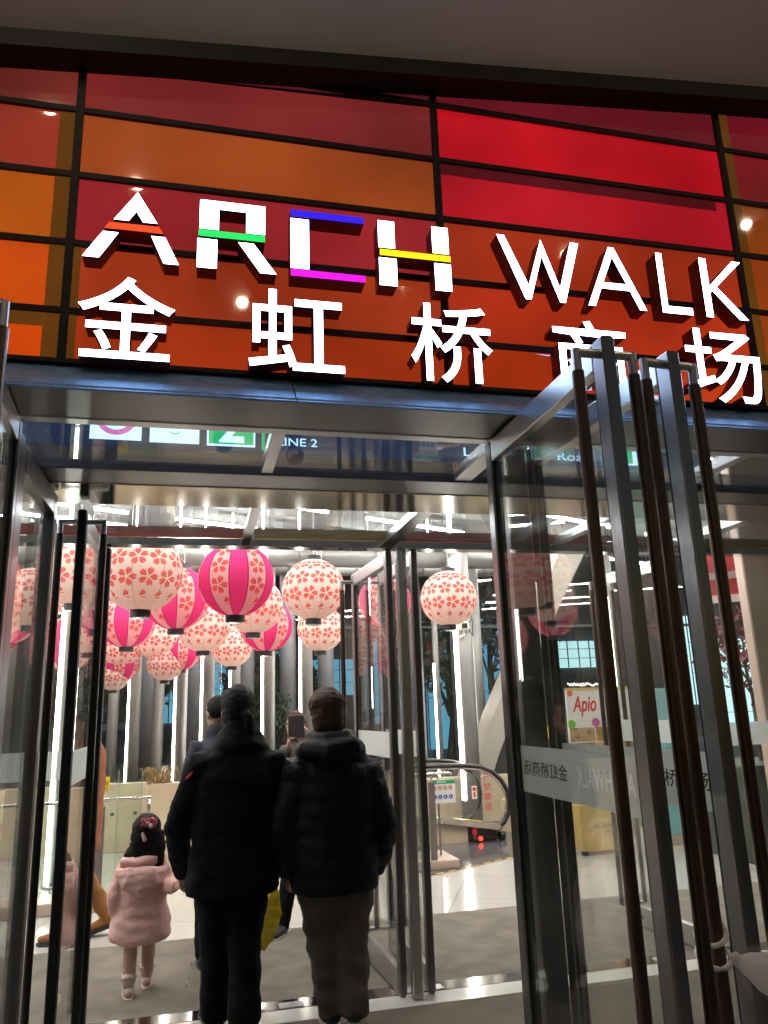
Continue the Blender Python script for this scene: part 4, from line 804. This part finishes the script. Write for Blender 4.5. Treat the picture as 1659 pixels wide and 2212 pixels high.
# right: pier, banner, tree in a dark planter
tag(MB().bbox((4.05, 5.0, .009), (5.3, 5.10, 4.19), .01).build('stone_pier', M['pink_stone']), 'smooth pinkish stone pier at the right edge of the photo', 'pier')
bn = thing('striped_banner', 'red and white striped cloth hanging high beside the stone pier', 'banner', (6.1, 7.6, 2.5)); bmesh_ = {}
for k, (z0, z1, mm) in enumerate([(2.98, 3.22, 'cloth_red'), (2.90, 2.98, 'cloth_white'), (2.72, 2.90, 'cloth_red'), (2.63, 2.72, 'cloth_white')]):
    b = MB(); n = 16
    for i in range(n+1):
        for j in range(5):
            for s in (0, 1): x = 5.5+1.1*i/n; z = z0+(z1-z0)*j/4; b.v.append(Vector((x, 7.6+.05*sin(x*9+z*4)+.05*sin((z-2.6)*9)+s*.006, z+.04*sin(x*2.2))))
    for i in range(n):
        for j in range(4):
            for s in (0, 1): a = (i*5+j)*2+s; f = [a, a+10, a+12, a+2]; b.f.append(f if s == 0 else f[::-1]); b.mi.append(0)
    b.build('stripe', M[mm], bn, smooth=True)
def leaf_tree(name, label, c, h, trunk_r, crown, n, leafm, size, cat='tree', seed=1, group=None, trunk=True):
    rnd = random.Random(seed); t = thing(name, label, cat, c, group); c = Vector(c)
    tk = MB(); tips = []
    top = c+Vector((rnd.uniform(-.05, .05)*h, 0, h*.62)); tk.limb([c, c+(top-c)*.5+Vector((.02*h, 0, 0)), top], [trunk_r, trunk_r*.75, trunk_r*.5], 8)
    for k in range(11):
        a = rnd.uniform(0, 2*pi); s0 = c+(top-c)*rnd.uniform(.5, 1); e = c+Vector((crown[0]*cos(a)*rnd.uniform(.4, .95), crown[1]*sin(a)*rnd.uniform(.4, .95), h*rnd.uniform(.55, .98)))
        md = s0+(e-s0)*.5+Vector((0, 0, .06*h)); tk.limb([s0, md, e], [trunk_r*.35, trunk_r*.22, trunk_r*.08], 6); tips += [md, e, (md+e)/2]
    if trunk: tk.build('trunk', M['bark'], t, smooth=True)
    lf = MB()
    for k in range(n):
        b = rnd.choice(tips); p = b+Vector((rnd.gauss(0, .17*crown[0]), rnd.gauss(0, .17*crown[1]), rnd.gauss(0, .075*h))); s = size*rnd.uniform(.6, 1.4)
        d = Vector((rnd.gauss(0, 1), rnd.gauss(0, 1), rnd.gauss(0, .6))).normalized(); q = d.orthogonal().normalized(); q = Matrix.Rotation(rnd.uniform(0, 6), 3, d) @ q
        lf.add([p-d*s, p+q*s*.42, p+d*s, p-q*s*.42], [(0, 1, 2, 3)])
    lf.build('crown', M[leafm], t); return t
leaf_tree('ornamental_tree', 'small tree with dark red leaves behind the stone pier', (5.95, 7.5, .9), 1.75, .03, (.55, .5), 650, 'leaf_red', .055, seed=3)
tag(MB().bbox((5.35, 7.0, 0), (7.0, 8.0, .92), .02).build('planter_box', P('planter_dark_green', (.02, .03, .02, 1), .5)), 'dark green planter box under the red leaved tree', 'planter')

# ------------------------------------------------------------------ outside, beyond the far glazing
bd = thing('lit_building', 'building across the street with bright blue lit glazing behind the columns', 'building', (3, 30, 0)); YO = 30
MB().box((-14, YO+.2, -.02), (40, YO+6, 16)).build('wall', M['dark_build'], bd)
def oz(x0, y0, x1, y1): a = at_y(x0, y0, YO); b = at_y(x1, y1, YO); return a.x, b.x, min(a.z, b.z), max(a.z, b.z)
for (x0, y0, x1, y1), mm in [((150, 1405, 222, 1580), 'cyan'), ((283, 1425, 420, 1560), 'cyan'), ((462, 1408, 545, 1530), 'cyan'), ((552, 1408, 620, 1520), 'cyan'), ((672, 1425, 765, 1500), 'cyan'), ((790, 1380, 900, 1560), 'cyan'), ((915, 1300, 1000, 1620), 'cyan'), ((1010, 1300, 1095, 1600), 'cyan'), ((1200, 1385, 1300, 1440), 'cyan_pale'), ((1480, 1330, 1540, 1520), 'cyan_pale'), ((1545, 1380, 1700, 1620), 'cyan_pale')]:
    ax, bx_, az, bz = oz(x0, y0, x1, y1)
    wn = MB().box((ax, YO+.02, az), (bx_, YO+.19, bz)).build('lit_window', M[mm], bd)
    mb = MB(); n = max(2, int((bx_-ax)/.42))
    for k in range(n+1): x = ax+(bx_-ax)*k/n; mb.box((x-.018, YO-.02, az), (x+.018, YO+.019, bz))
    for z in (az+(bz-az)*.35, az+(bz-az)*.7): mb.box((ax, YO-.01, z-.012), (bx_, YO+.0185, z+.012))
    mb.build('window_bars', M['dark_panel'], wn)
for k, (dx, Y, h, lb) in enumerate([(320, 17, 4.2, 'dark tree outside behind the tuft of dry grass'), (545, 19, 3.6, 'dark tree outside between the two heads'), (610, 16, 2.6, 'small dark tree outside left of the brown haired head'), (960, 17.5, 4.4, 'dark tree outside just left of the large silver column'), (1052, 18, 5.6, 'tall dark tree outside beside the leaning strut'), (210, 18, 3.4, 'dark tree outside behind the dark inner door')]):
    x = at_y(dx, 1500, Y).x; leaf_tree('street_tree', lb, (x, Y, -.02), h, .09, (h*.30, h*.30), 1500, 'leaf', .13, seed=20+k, group='trees outside the far glazing')
leaf_tree('shrub', 'leafy shrub in the planter right of the left person\'s head', (at_y(612, 1560, 11.8).x, 11.8, .74), 1.15, .012, (.26, .2), 420, 'leaf', .035, 'plant', seed=9)

# ------------------------------------------------------------------ people
V = Vector
def hand(mb, wrist, d, side, palm_n, s=1.0, curl=.5):
    """palm and five separate fingers; d = direction of the fingers, side = towards the thumb, palm_n = out of the palm"""
    d, side, pn = V(d).normalized(), V(side).normalized(), V(palm_n).normalized(); w_ = V(wrist)
    mb.limb([w_-d*.01*s, w_+d*.03*s, w_+d*.085*s], [(.026*s, .018*s), (.036*s, .016*s), (.040*s, .014*s)], 12, side)
    for k, (off, L) in enumerate(((.030, .068), (.010, .078), (-.010, .072), (-.030, .056))):
        b = w_+d*.082*s+side*off*s; p = [b]; a = curl*.55
        for seg in (.42, .33, .25):
            p.append(p[-1]+(d*cos(a)+pn*sin(a))*L*seg*s); a += curl*.9
        mb.limb(p, [.0092*s, .0088*s, .0080*s, .0068*s], 8, side)
    b = w_+d*.03*s+side*.030*s; mb.limb([b, b+(side*.75+d*.6+pn*.25)*.034*s, b+(side*.8+d*1.35+pn*.65)*.042*s], [.0125*s, .0105*s, .0080*s], 8, pn)
def person(name, label, loc, face, h, J, hands, cols, detail=.010):
    """J: joints in the person's own frame (x right, y forward, z up); returns thing, with a continuous body mesh; clothes are added by the caller"""
    t = thing(name, label, 'person', loc, None, face); s = h/1.72
    b = MB(); hc = V(J['head']); yaw = J.get('turn', 0); Rz = Matrix.Rotation(yaw, 3, 'Z') @ Matrix.Rotation(J.get('nod', 0), 3, 'X')
    hp = lambda x, y, z: hc + Rz @ V((x*s*J.get('hs', 1), y*s*J.get('hs', 1), z*s*J.get('hs', 1))); hs = s*J.get('hs', 1)
    b.ell(hp(0, -.012, .022), (.076*hs, .094*hs, .098*hs), 20, 14, Rz); b.ell(hp(0, .022, -.045), (.058*hs, .066*hs, .070*hs), 16, 12, Rz)
    b.limb([hp(0, .082, .02), hp(0, .104, -.022), hp(0, .092, -.03)], [.010*hs, .016*hs, .012*hs], 8, Rz @ V((1, 0, 0)))
    b.ell(hp(0, .082, -.064), (.024*hs, .012*hs, .010*hs), 10, 6, Rz); b.ell(hp(0, .068, -.098), (.024*hs, .020*hs, .016*hs), 10, 6, Rz)
    for sg in (-1, 1): b.ell(hp(sg*.076, -.012, -.012), (.010*hs, .022*hs, .034*hs), 8, 8, Rz)
    nk = V(J['neck']); b.limb([hp(0, -.018, -.05), nk, nk-V((0, 0, .05*s))], [.052*hs, .052*s, .06*s], 12)
    ch, pl = V(J['chest']), V(J['pelvis'])
    b.limb([pl, pl+(ch-pl)*.45, ch, nk-V((0, 0, .03*s))], [(.15*s, .10*s), (.13*s, .095*s), (.165*s, .105*s), (.07*s, .06*s)], 16)
    for sd_ in 'LR':
        sh, el, wr = (V(J[k+sd_]) for k in ('sho', 'elb', 'wri')); b.limb([sh, el, wr], [.05*s, .04*s, .027*s], 10, (0, 1, 0)); b.limb([ch+V((0, 0, .04*s)), sh], [.06*s, .052*s], 10)
        hp_, kn_, an, to = (V(J[k+sd_]) for k in ('hip', 'kne', 'ank', 'toe')); b.limb([hp_+V((0, 0, .03*s)), kn_, an], [.085*s, .055*s, .038*s], 12, (1, 0, 0)); b.limb([an-V((0, 0, .02*s)), (an+to)/2-V((0, 0, .02*s)), to], [.036*s, .034*s, .024*s], 10, (0, 0, 1))
        if hands.get(sd_): q = hands[sd_]; hand(b, wr, q[0], q[1], q[2], s*q[4] if len(q) > 4 else s, q[3])
    bo = fused('body', b, M['skin'], t, detail, 3)
    ORG[t.name] = V(); ORG[bo.name] = V()
    ey = MB()
    for sg in (-1, 1): ey.ell(hp(sg*.030, .073, .006), (.011*hs, .007*hs, .0065*hs), 10, 6, Rz)
    if J.get('face', True):
        ey.build('eyes', M['eye'], bo, smooth=True, local=True); MB().ell(hp(0, .093, -.064), (.020*hs, .006*hs, .006*hs), 10, 6, Rz).build('mouth', M['lip'], bo, smooth=True, local=True)
    return t, bo, hp, s
def jacket(t, J, s, m, name='jacket', hem=None, wide=1.0, sleeve=.062, collar=True, voxel=.011, wr=.006, quilt=None, hemw=None, extra=None, puff=1.0, arms='LR', wscale=9):
    b = MB(); nk, ch, pl = V(J['neck']), V(J['chest']), V(J['pelvis']); hz_ = hem if hem is not None else pl.z-.10*s; hw = hemw or (.215*wide, .165)
    lo = V((pl.x, pl.y, hz_))
    b.limb([lo, lo+V((0, 0, .05*s)), pl+V((0, 0, .06*s)), pl+(ch-pl)*.6, ch+V((0, 0, .02*s)), ch+(nk-ch)*.62, nk+V((0, 0, .0))],
           [(hw[0]*s, hw[1]*s), (hw[0]*s*1.02, hw[1]*s*1.02), (.20*s*wide, .155*s*puff), (.205*s*wide, .16*s*puff), (.215*s*wide, .155*s*puff), (.180*s*wide, .130*s), (.100*s, .095*s)], 26, (1, 0, 0), False)
    if collar: b.limb([nk-V((0, 0, .03*s)), nk+V((0, 0, .05*s))], [(.095*s, .092*s), (.078*s, .080*s)], 18)
    for q in arms:
        sh, el, w_ = (V(J[k+q]) for k in ('sho', 'elb', 'wri')); md = (sh+el)/2; m2 = (el+w_)/2
        b.limb([ch+(sh-ch)*.5+V((0, 0, .03*s)), sh, md, el, m2, w_-(w_-el).normalized()*.005], [.085*s*puff, sleeve*1.22*s*puff, sleeve*1.10*s*puff, sleeve*1.05*s*puff, sleeve*.95*s*puff, sleeve*.72*s], 14, (0, 1, 0))
    if extra: extra(b)
    return fused(name, b, m, t, voxel, 5, wr, wscale, quilt)
def trousers(t, J, s, m, wr=.006, wide=1.0, cuff=.062, voxel=.012, hemz=None):
    b = MB(); pl = V(J['pelvis']); b.limb([pl+V((0, 0, .12*s)), pl, pl-V((0, 0, .07*s))], [(.165*s, .12*s), (.175*s, .135*s), (.16*s, .12*s)], 18)
    for q in 'LR':
        hp_, kn_, an = (V(J[k+q]) for k in ('hip', 'kne', 'ank')); e = an if hemz is None else kn_+(an-kn_)*hemz
        b.limb([hp_, (hp_+kn_)/2, kn_, (kn_+e)/2, e-V((0, 0, .005))], [.105*s*wide, .095*s*wide, .078*s*wide, .070*s*wide, cuff*s], 14)
    return fused('trousers', b, m, t, voxel, 5, wr, 8)
def shoes(t, J, s, m, m_sole, big=1.0):
    for q in 'LR':
        an, to = V(J['ank'+q]), V(J['toe'+q]); d = (to-an); d.z *= .4; hl = an-d.normalized()*.05*s; up = V((0, 0, 1)); b = MB(); k = s*big
        b.limb([hl+V((0, 0, -.035*k)), an+V((0, 0, -.03*k)), (an+to)/2+V((0, 0, -.018*k)), to+d.normalized()*.03*k], [(.036*k, .036*k), (.042*k, .046*k), (.044*k, .034*k), (.034*k, .022*k)], 14, up.cross(d)); b.limb([an+V((0, 0, .03*k)), an-V((0, 0, .04*k))], [.044*k, .044*k], 12)
        so = fused('shoe', b, m, t, .008*max(.7, s), 4); lz = min(v.co.z for v in so.data.vertices); dn = d.normalized(); sd_ = up.cross(dn)
        sp = [hl-dn*.03*k+sd_*.03*k, hl-dn*.045*k, hl-dn*.03*k-sd_*.03*k, an-sd_*.044*k, (an+to)/2-sd_*.046*k, to+dn*.03*k-sd_*.034*k, to+dn*.055*k, to+dn*.03*k+sd_*.034*k, (an+to)/2+sd_*.046*k, an+sd_*.044*k]
        dz = to.z-an.z; zf = lambda p: lz-.012+(0 if dz > -.07 else (1-(p-an).dot(dn)/max(.01, (to-an).dot(dn)))*-(dz+.05))
        MB().add([V((p.x, p.y, zf(p))) for p in sp]+[V((p.x, p.y, zf(p)+.024*k)) for p in sp], [tuple(range(9, -1, -1)), tuple(range(10, 20))]+[(i, (i+1) % 10, 10+(i+1) % 10, 10+i) for i in range(10)]).build('sole', m_sole, so, local=True)
def cap_hair(hp, hs, low=.0, back=.0, mb=None, side=0):
    b = mb or MB(); b.ell(hp(0, -.022, .034), (.086*hs, .100*hs, .098*hs), 20, 14); b.ell(hp(0, -.05, -.01-low), (.080*hs, .070*hs, (.085+back)*hs), 18, 12)
    return b
def joints(h, **k):
    s = h/1.72
    J = dict(head=(0, .02, 1.60), neck=(0, -.005, 1.455), chest=(0, 0, 1.28), pelvis=(0, 0, .94), shoL=(-.175, 0, 1.385), shoR=(.175, 0, 1.385), elbL=(-.24, -.02, 1.10), elbR=(.24, -.02, 1.10), wriL=(-.25, .05, .86), wriR=(.25, .05, .86),
             hipL=(-.09, 0, .90), hipR=(.09, 0, .90), kneL=(-.10, .02, .50), kneR=(.10, .02, .50), ankL=(-.10, -.02, .09), ankR=(.10, -.02, .09), toeL=(-.11, .13, .045), toeR=(.11, .13, .045))
    J = {a: tuple(c*s for c in b) for a, b in J.items()}; J.update(k); return J

# the person in black at left, walking in and holding the girl's hand
H = 1.715; J = joints(H, hs=1.10); o = V((.235, 4.62, 0)); W = lambda x, y, z: tuple(V((x, y, z))-o)
J.update(head=W(.243, 4.66, 1.615), neck=W(.250, 4.60, 1.44), chest=W(.245, 4.60, 1.245), pelvis=W(.225, 4.60, .89), shoL=W(.045, 4.60, 1.335), shoR=W(.445, 4.60, 1.325), elbL=W(-.075, 4.66, 1.0), wriL=W(-.045, 4.90, .735), elbR=W(.535, 4.62, 1.03), wriR=W(.49, 4.74, .79),
   hipL=W(.125, 4.62, .86), hipR=W(.325, 4.62, .86), kneL=W(.145, 4.70, .48), kneR=W(.295, 4.60, .47), ankL=W(.15, 4.66, .09), ankR=W(.285, 4.46, .11), toeL=W(.10, 4.82, .045), toeR=W(.28, 4.58, .045))
t, bo, hp, s = person('person', 'person in black coat and black trousers, dark hair tied back, holding the girl\'s hand', o, 0, H, J, {'L': ((.25, .5, -.85), (.85, .2, .4), (.5, -.8, -.2), .75), 'R': ((-.05, .3, -1), (-.3, .9, .2), (-1, 0, 0), .6)}, None, .007)
def col_ex(b): b.limb([V(J['neck'])+V((0, -.005, -.03)), V(J['neck'])+V((0, .0, .045)), V(J['neck'])+V((0, .005, .075))], [(.165, .13), (.125, .115), (.100, .100)], 18)
jk = jacket(t, J, s, M['coat_black'], 'coat', hem=.665, wide=1.12, sleeve=.074, extra=col_ex, wr=.012, hemw=(.25, .19))
trousers(t, J, s, M['trouser_black'], .010, 1.22, .088); shoes(t, J, s, M['shoe_dark'], M['rubber'])
hb_ = cap_hair(hp, s*1.16, .012, .012); hb_.limb([hp(.02, -.10, .0), hp(.045, -.128, -.035), hp(.055, -.125, -.10), hp(.05, -.11, -.16), hp(.045, -.10, -.21)], [.022, .034, .036, .028, .012], 10)
fused('hair', hb_, M['hair_dark'], bo, .009, 3, .005, 26)
def on_sheet(o_, Y): return lambda u, v, d: V((u, Y-d, v))-o_
mk_ = MB().limb([V((-.035, 4.535, 1.262))-o, V((-.012, 4.528, 1.285))-o, V((.0, 4.527, 1.30))-o], [(.006, .004), (.008, .004), (.003, .003)], 8, (0, 0, 1)).build('logo_mark', M['red_mark'], jk, local=True)
lg = MB()
for k, (dz, a, b_) in enumerate([(.33, .2, 2.6), (.29, 2.2, 5.0), (.245, .1, 5.6)]): ring(lg, 4.60-4.62, dz, .011, .018, lambda u, v, d: V((.022-.235-.012*k-d, u+.0, v)), 0, .004, a, b_, 14)
lg.build('leg_print', M['pale_mark'], t, local=True)

# the brown haired person in the puffer jacket
H = 1.665; J = joints(H, hs=1.12); o = V((.76, 4.50, 0))
J.update(head=W(.738, 4.52, 1.578), neck=W(.74, 4.48, 1.415), chest=W(.765, 4.48, 1.21), pelvis=W(.765, 4.48, .86), shoL=W(.585, 4.48, 1.27), shoR=W(.945, 4.48, 1.25), elbL=W(.50, 4.50, .98), wriL=W(.53, 4.60, .75), elbR=W(1.035, 4.50, .96), wriR=W(1.015, 4.58, .735),
   hipL=W(.665, 4.50, .82), hipR=W(.87, 4.50, .82), kneL=W(.70, 4.54, .46), kneR=W(.855, 4.50, .46), ankL=W(.735, 4.46, .10), ankR=W(.84, 4.38, .12), toeL=W(.72, 4.60, .045), toeR=W(.85, 4.50, .045))
t, bo, hp, s = person('person', 'brown haired person in a black quilted puffer jacket and grey brown trousers', o, 0, H, J, {'L': ((0, .35, -1), (.3, .9, .2), (1, 0, 0), .7), 'R': ((-.1, .35, -1), (-.3, .9, .2), (-1, .1, 0), .7)}, None, .008)
def hood(b):
    n = V(J['neck'])
    b.limb([n+V((-.135, .05, -.035)), n+V((-.125, -.07, -.02)), n+V((-.02, -.15, -.03)), n+V((.10, -.12, -.015)), n+V((.155, .0, -.03)), n+V((.12, .09, -.02))], [(.045, .05), (.055, .07), (.06, .085), (.06, .08), (.05, .06), (.04, .045)], 14, (0, 0, 1))
    b.limb([n+V((-.095, .05, .05)), n+V((-.10, -.04, .045)), n+V((-.03, -.105, .035)), n+V((.075, -.095, .04)), n+V((.11, .0, .04)), n+V((.08, .075, .05))], [(.03, .03), (.036, .045), (.04, .05), (.04, .05), (.036, .045), (.03, .03)], 12, (0, 0, 1))
jacket(t, J, s, M['puffer'], 'puffer_jacket', hem=.655, wide=1.17, sleeve=.086, extra=hood, wr=.008, quilt=(.0075, .0, .094), puff=1.12, hemw=(.245, .19))
trousers(t, J, s, M['trouser_brown'], .016, 1.32, .080); shoes(t, J, s, M['shoe_dark'], M['sole'])
hb_ = cap_hair(hp, s*1.24, .016, .022); hb_.ell(hp(0, -.03, .055), (.112, .112, .085), 18, 12)
fused('hair', hb_, M['hair_brown'], bo, .009, 3, .007, 24)

# the girl
H = 1.02; J = joints(H); o = V((-.285, 5.36, 0))
J.update(head=W(-.270, 5.37, .895), neck=W(-.282, 5.35, .765), chest=W(-.285, 5.35, .655), pelvis=W(-.285, 5.36, .49), shoL=W(-.385, 5.35, .70), shoR=W(-.185, 5.35, .70), elbL=W(-.43, 5.33, .545), wriL=W(-.42, 5.37, .41), elbR=W(-.13, 5.30, .60), wriR=W(-.085, 5.17, .61),
   hipL=W(-.335, 5.36, .46), hipR=W(-.235, 5.36, .46), kneL=W(-.335, 5.34, .27), kneR=W(-.235, 5.42, .265), ankL=W(-.335, 5.285, .06), ankR=W(-.240, 5.44, .065), toeL=W(-.352, 5.37, .028), toeR=W(-.238, 5.53, .03), hs=1.55)
t, bo, hp, s = person('person', 'little girl in a pink hooded coat with flower clips in her black hair', o, 0, H, J, {'L': ((0, .2, -1), (.3, .9, .2), (1, 0, 0), .6, 1.1), 'R': ((.35, -.85, .2), (.2, .3, .9), (.8, .3, .3), .8, 1.1)}, None, .006)
s_ = s
def girl_ex(b):
    n = V(J['neck'])
    b.limb([n+V((-.09, .04, -.015)), n+V((-.10, -.04, -.02)), n+V((.0, -.075, -.02)), n+V((.10, -.04, -.02)), n+V((.09, .04, -.015))], [(.03, .035), (.035, .045), (.035, .05), (.035, .045), (.03, .035)], 12, (0, 0, 1))
b = MB(); pl = V(J['pelvis']); ch = V(J['chest']); nk = V(J['neck'])
b.limb([V((pl.x, pl.y, .290)), V((pl.x, pl.y, .325)), V((pl.x, pl.y, .40)), V((pl.x, pl.y, .50)), ch-V((0, 0, .04)), ch+V((0, 0, .03)), nk-V((0, 0, .035)), nk-V((0, 0, .005))], [(.168, .145), (.186, .158), (.180, .15), (.152, .130), (.145, .115), (.140, .105), (.115, .09), (.07, .065)], 28, (1, 0, 0), False)
for q in 'LR':
    sh, el, w_ = (V(J[k+q]) for k in ('sho', 'elb', 'wri')); b.limb([ch+(sh-ch)*.5, sh, (sh+el)/2, el, (el+w_)/2, w_-(w_-el).normalized()*.008], [.05, .060, .063, .060, .054, .036], 14, (0, 1, 0))
girl_ex(b); ct = fused('coat', b, M['coat_pink'], t, .0085, 5, .008, 11)
hd_ = MB().limb([nk+V((-.145, -.055, -.075)), nk+V((-.08, -.105, -.115)), nk+V((.0, -.125, -.135)), nk+V((.08, -.105, -.115)), nk+V((.145, -.055, -.075))], [(.03, .022), (.065, .034), (.085, .04), (.065, .034), (.03, .022)], 16, (0, 0, 1)); hd_.limb([nk+V((-.15, -.06, -.062)), nk+V((-.07, -.11, -.060)), nk+V((.07, -.11, -.060)), nk+V((.15, -.06, -.062))], [.014, .018, .018, .014], 10, (0, 0, 1))
fused('hood', hd_, M['coat_pink'], ct, .007, 4, .007, 18)
b = MB()
for q in 'LR':
    hp_, kn_, an = (V(J[k+q]) for k in ('hip', 'kne', 'ank')); b.limb([hp_, kn_, (kn_*.6+an*.4)+V((0, -.008, 0)), an], [.056, .042, .042, .030], 12)
fused('tights', b, M['tights'], t, .008, 3, .003, 14)
shoes(t, J, s, M['shoe_pink'], M['shoe_pink'], 1.15)
b = MB()
for q in 'LR':
    an = V(J['ank'+q]); b.limb([an+V((0, 0, .055)), an+V((0, 0, .02))], [.040, .038], 12)
    for k in range(9): a = 2*pi*k/9; b.ell(an+V((.040*cos(a), .040*sin(a), .06+.006*sin(3*a))), (.012, .012, .010), 6, 5)
fused('frilled_socks', b, M['shoe_pink'], t, .006, 2, .002, 40)
hb_ = MB(); hb_.ell(hp(0, -.02, .03), (.090, .095, .092), 18, 12); hb_.ell(hp(0, -.045, -.025), (.092, .066, .105), 16, 10); hb_.limb([hp(-.05, -.04, -.05), hp(-.10, -.05, -.14), hp(-.11, -.055, -.20)], [.04, .04, .015], 8)
for x, L in ((-.07, .12), (-.05, .15), (-.025, .16), (.0, .20), (.025, .27), (.05, .31), (.075, .28), (.09, .2)):
    e = random.uniform(-.015, .015)
    hb_.limb([hp(x, -.06, .0), hp(x*1.1+.006, -.080, -.08), hp(x*1.1+.015+e, -.095, -.08-L*.5), hp(x*1.05+.02+e*2, -.105, -.08-L)], [.028, .026, .019, .006], 8)
fused('hair', hb_, M['hair_dark'], bo, .0065, 2, .005, 34)
fl = MB()
for k in range(20):
    c_ = hp(-.02+.10*random.random(), -.108-.008*random.random(), .035+.06*random.random()); 
    for a in range(5): q = 2*pi*a/5+k; fl.ell(c_+V((.010*cos(q), -.004*sin(q), .010*sin(q))), (.0075, .006, .0075), 6, 5)
fl.build('hair_clip', M['clip_pink'], bo, smooth=True, local=True)
fl = MB(); fl.limb([hp(-.020, -.112, .012), hp(-.006, -.118, -.03)], [.010, .012], 8); fl.ell(hp(.03, -.125, .058), (.014, .010, .014), 8, 6); fl.ell(hp(.012, -.122, .075), (.010, .008, .010), 8, 6); fl.build('hair_clip', M['clip_pale'], bo, smooth=True, local=True)

# the person ahead, seen in part profile
H = 1.70; J = joints(H, turn=R(28)); o = V((.20, 5.75, 0)); J['face'] = True
J.update(head=(.0-.045, .02, 1.605), neck=(-.04, 0, 1.44))
t, bo, hp, s = person('person', 'short haired person just ahead of the pair, face turned to the left in part profile', o, 0, H, J, {'L': ((0, .3, -1), (.3, .9, .2), (1, 0, 0), .6), 'R': ((0, .3, -1), (-.3, .9, .2), (-1, 0, 0), .6)}, None, .010)
jacket(t, J, s, M['navy'], 'jacket', wide=.92, wr=.007); trousers(t, J, s, M['trouser_black'], .007); shoes(t, J, s, M['shoe_dark'], M['rubber'])
fused('hair', cap_hair(hp, s*.97, -.03, -.02), M['hair_dark'], bo, .010, 3, .004, 26)

# the person taking a photograph
H = 1.60; o = V((.86, 6.35, 0)); J = joints(H, turn=R(0))
J.update(head=(.07, .03, 1.485), neck=(.06, 0, 1.35), wriL=(.155, .235, 1.30), elbL=(.15, .20, 1.04), shoL=(-.10, .05, 1.28), wriR=(.05, .20, 1.33), elbR=(.24, .18, 1.10), kneR=(.10, .05, .47), ankR=(.14, .12, .075), toeR=(.14, .26, .04))
F180 = R(150)
J.update(wriL=(-.105, .235, 1.36), elbL=(-.24, .12, 1.10), wriR=(.045, .225, 1.32), elbR=(.22, .13, 1.08))
t, bo, hp, s = person('person', 'person in an olive jacket behind the pair, raising a phone to take a picture', o, F180, H, J, {'L': ((-.05, .05, 1), (.8, .2, .1), (.9, -.1, 0), .55), 'R': ((-.12, .05, 1), (-.3, .9, .1), (-.9, -.3, 0), .6)}, None, .007)
jacket(t, J, s, M['olive'], 'jacket', wide=.92, wr=.007); trousers(t, J, s, M['trouser_black'], .007); shoes(t, J, s, M['shoe_dark'], M['sole'], 1.1)
hb_ = cap_hair(hp, s, .03, .05); fused('hair', hb_, M['hair_brown'], bo, .010, 3, .006, 24)
ph = thing('phone', 'dark phone held up by the person in the olive jacket', 'phone', o+Matrix.Rotation(F180, 3, 'Z') @ V((-.036, .255, 1.485)), None, F180)
MB().bbox((-.065, 0, -.075), (.065, .012, .085), .006).build('case', M['phone'], ph, local=True); MB().bbox((-.057, -.0015, -.068), (.057, -.0001, .078), .002).build('screen', E('phone_screen', (.2, .3, .4, 1), .6), ph, local=True); MB().lathe([(.008, 0), (.008, .003)], n=14).xf(Matrix.Translation((.04, .0125, .03)) @ Matrix.Rotation(-pi/2, 4, 'X')).build('lens', M['black'], ph, local=True)
bl_ = V((.49, 5.3, .1)); bgx = thing('shopping_bag', 'yellow shopping bag hanging between the pair, with a dark strap', 'bag', (.49, 5.3, .1))
b = MB().prism([(.500, .54), (.548, .52), (.565, .37), (.520, .24), (.455, .175), (.430, .20), (.455, .40)], 0, .085, lambda u, v, d: V((u, 5.29+d, v))-bl_)
fused('pouch', b, M['bag_yellow'], bgx, .008, 3, .008, 14)
MB().limb([(.535, 5.31, .66), (.525, 5.315, .59), (.516, 5.32, .53)], [(.006, .014)]*3, 8).build('strap', M['black'], bgx, smooth=True)

# the walker in ochre, mostly hidden by the dark door
H = 1.68; o = V((-.81, 6.72, 0)); J = joints(H)
J.update(kneL=(-.09, .10, .50), ankL=(-.09, .05, .09), toeL=(-.10, .20, .05), kneR=(.09, .02, .48), ankR=(.09, -.20, .14), toeR=(.09, -.06, .045), elbR=(.24, -.05, 1.08), wriR=(.24, .03, .85))
t, bo, hp, s = person('person', 'walker in an orange coat and ochre trousers, mostly hidden behind the dark inner door', o, R(82), H, J, {'L': ((0, .3, -1), (.3, .9, .2), (1, 0, 0), .6), 'R': ((0, .3, -1), (-.3, .9, .2), (-1, 0, 0), .6)}, None, .010)
jacket(t, J, s, M['orange_coat'], 'coat', hem=.62, wide=.95, wr=.008, puff=.92, hemw=(.2, .13), sleeve=.056); trousers(t, J, s, M['ochre'], .011, .92, .070); shoes(t, J, s, M['ochre'], M['shoe_dark'], 1.1)
fused('hair', cap_hair(hp, s, .02, .03), M['hair_dark'], bo, .010, 3, .005, 26)
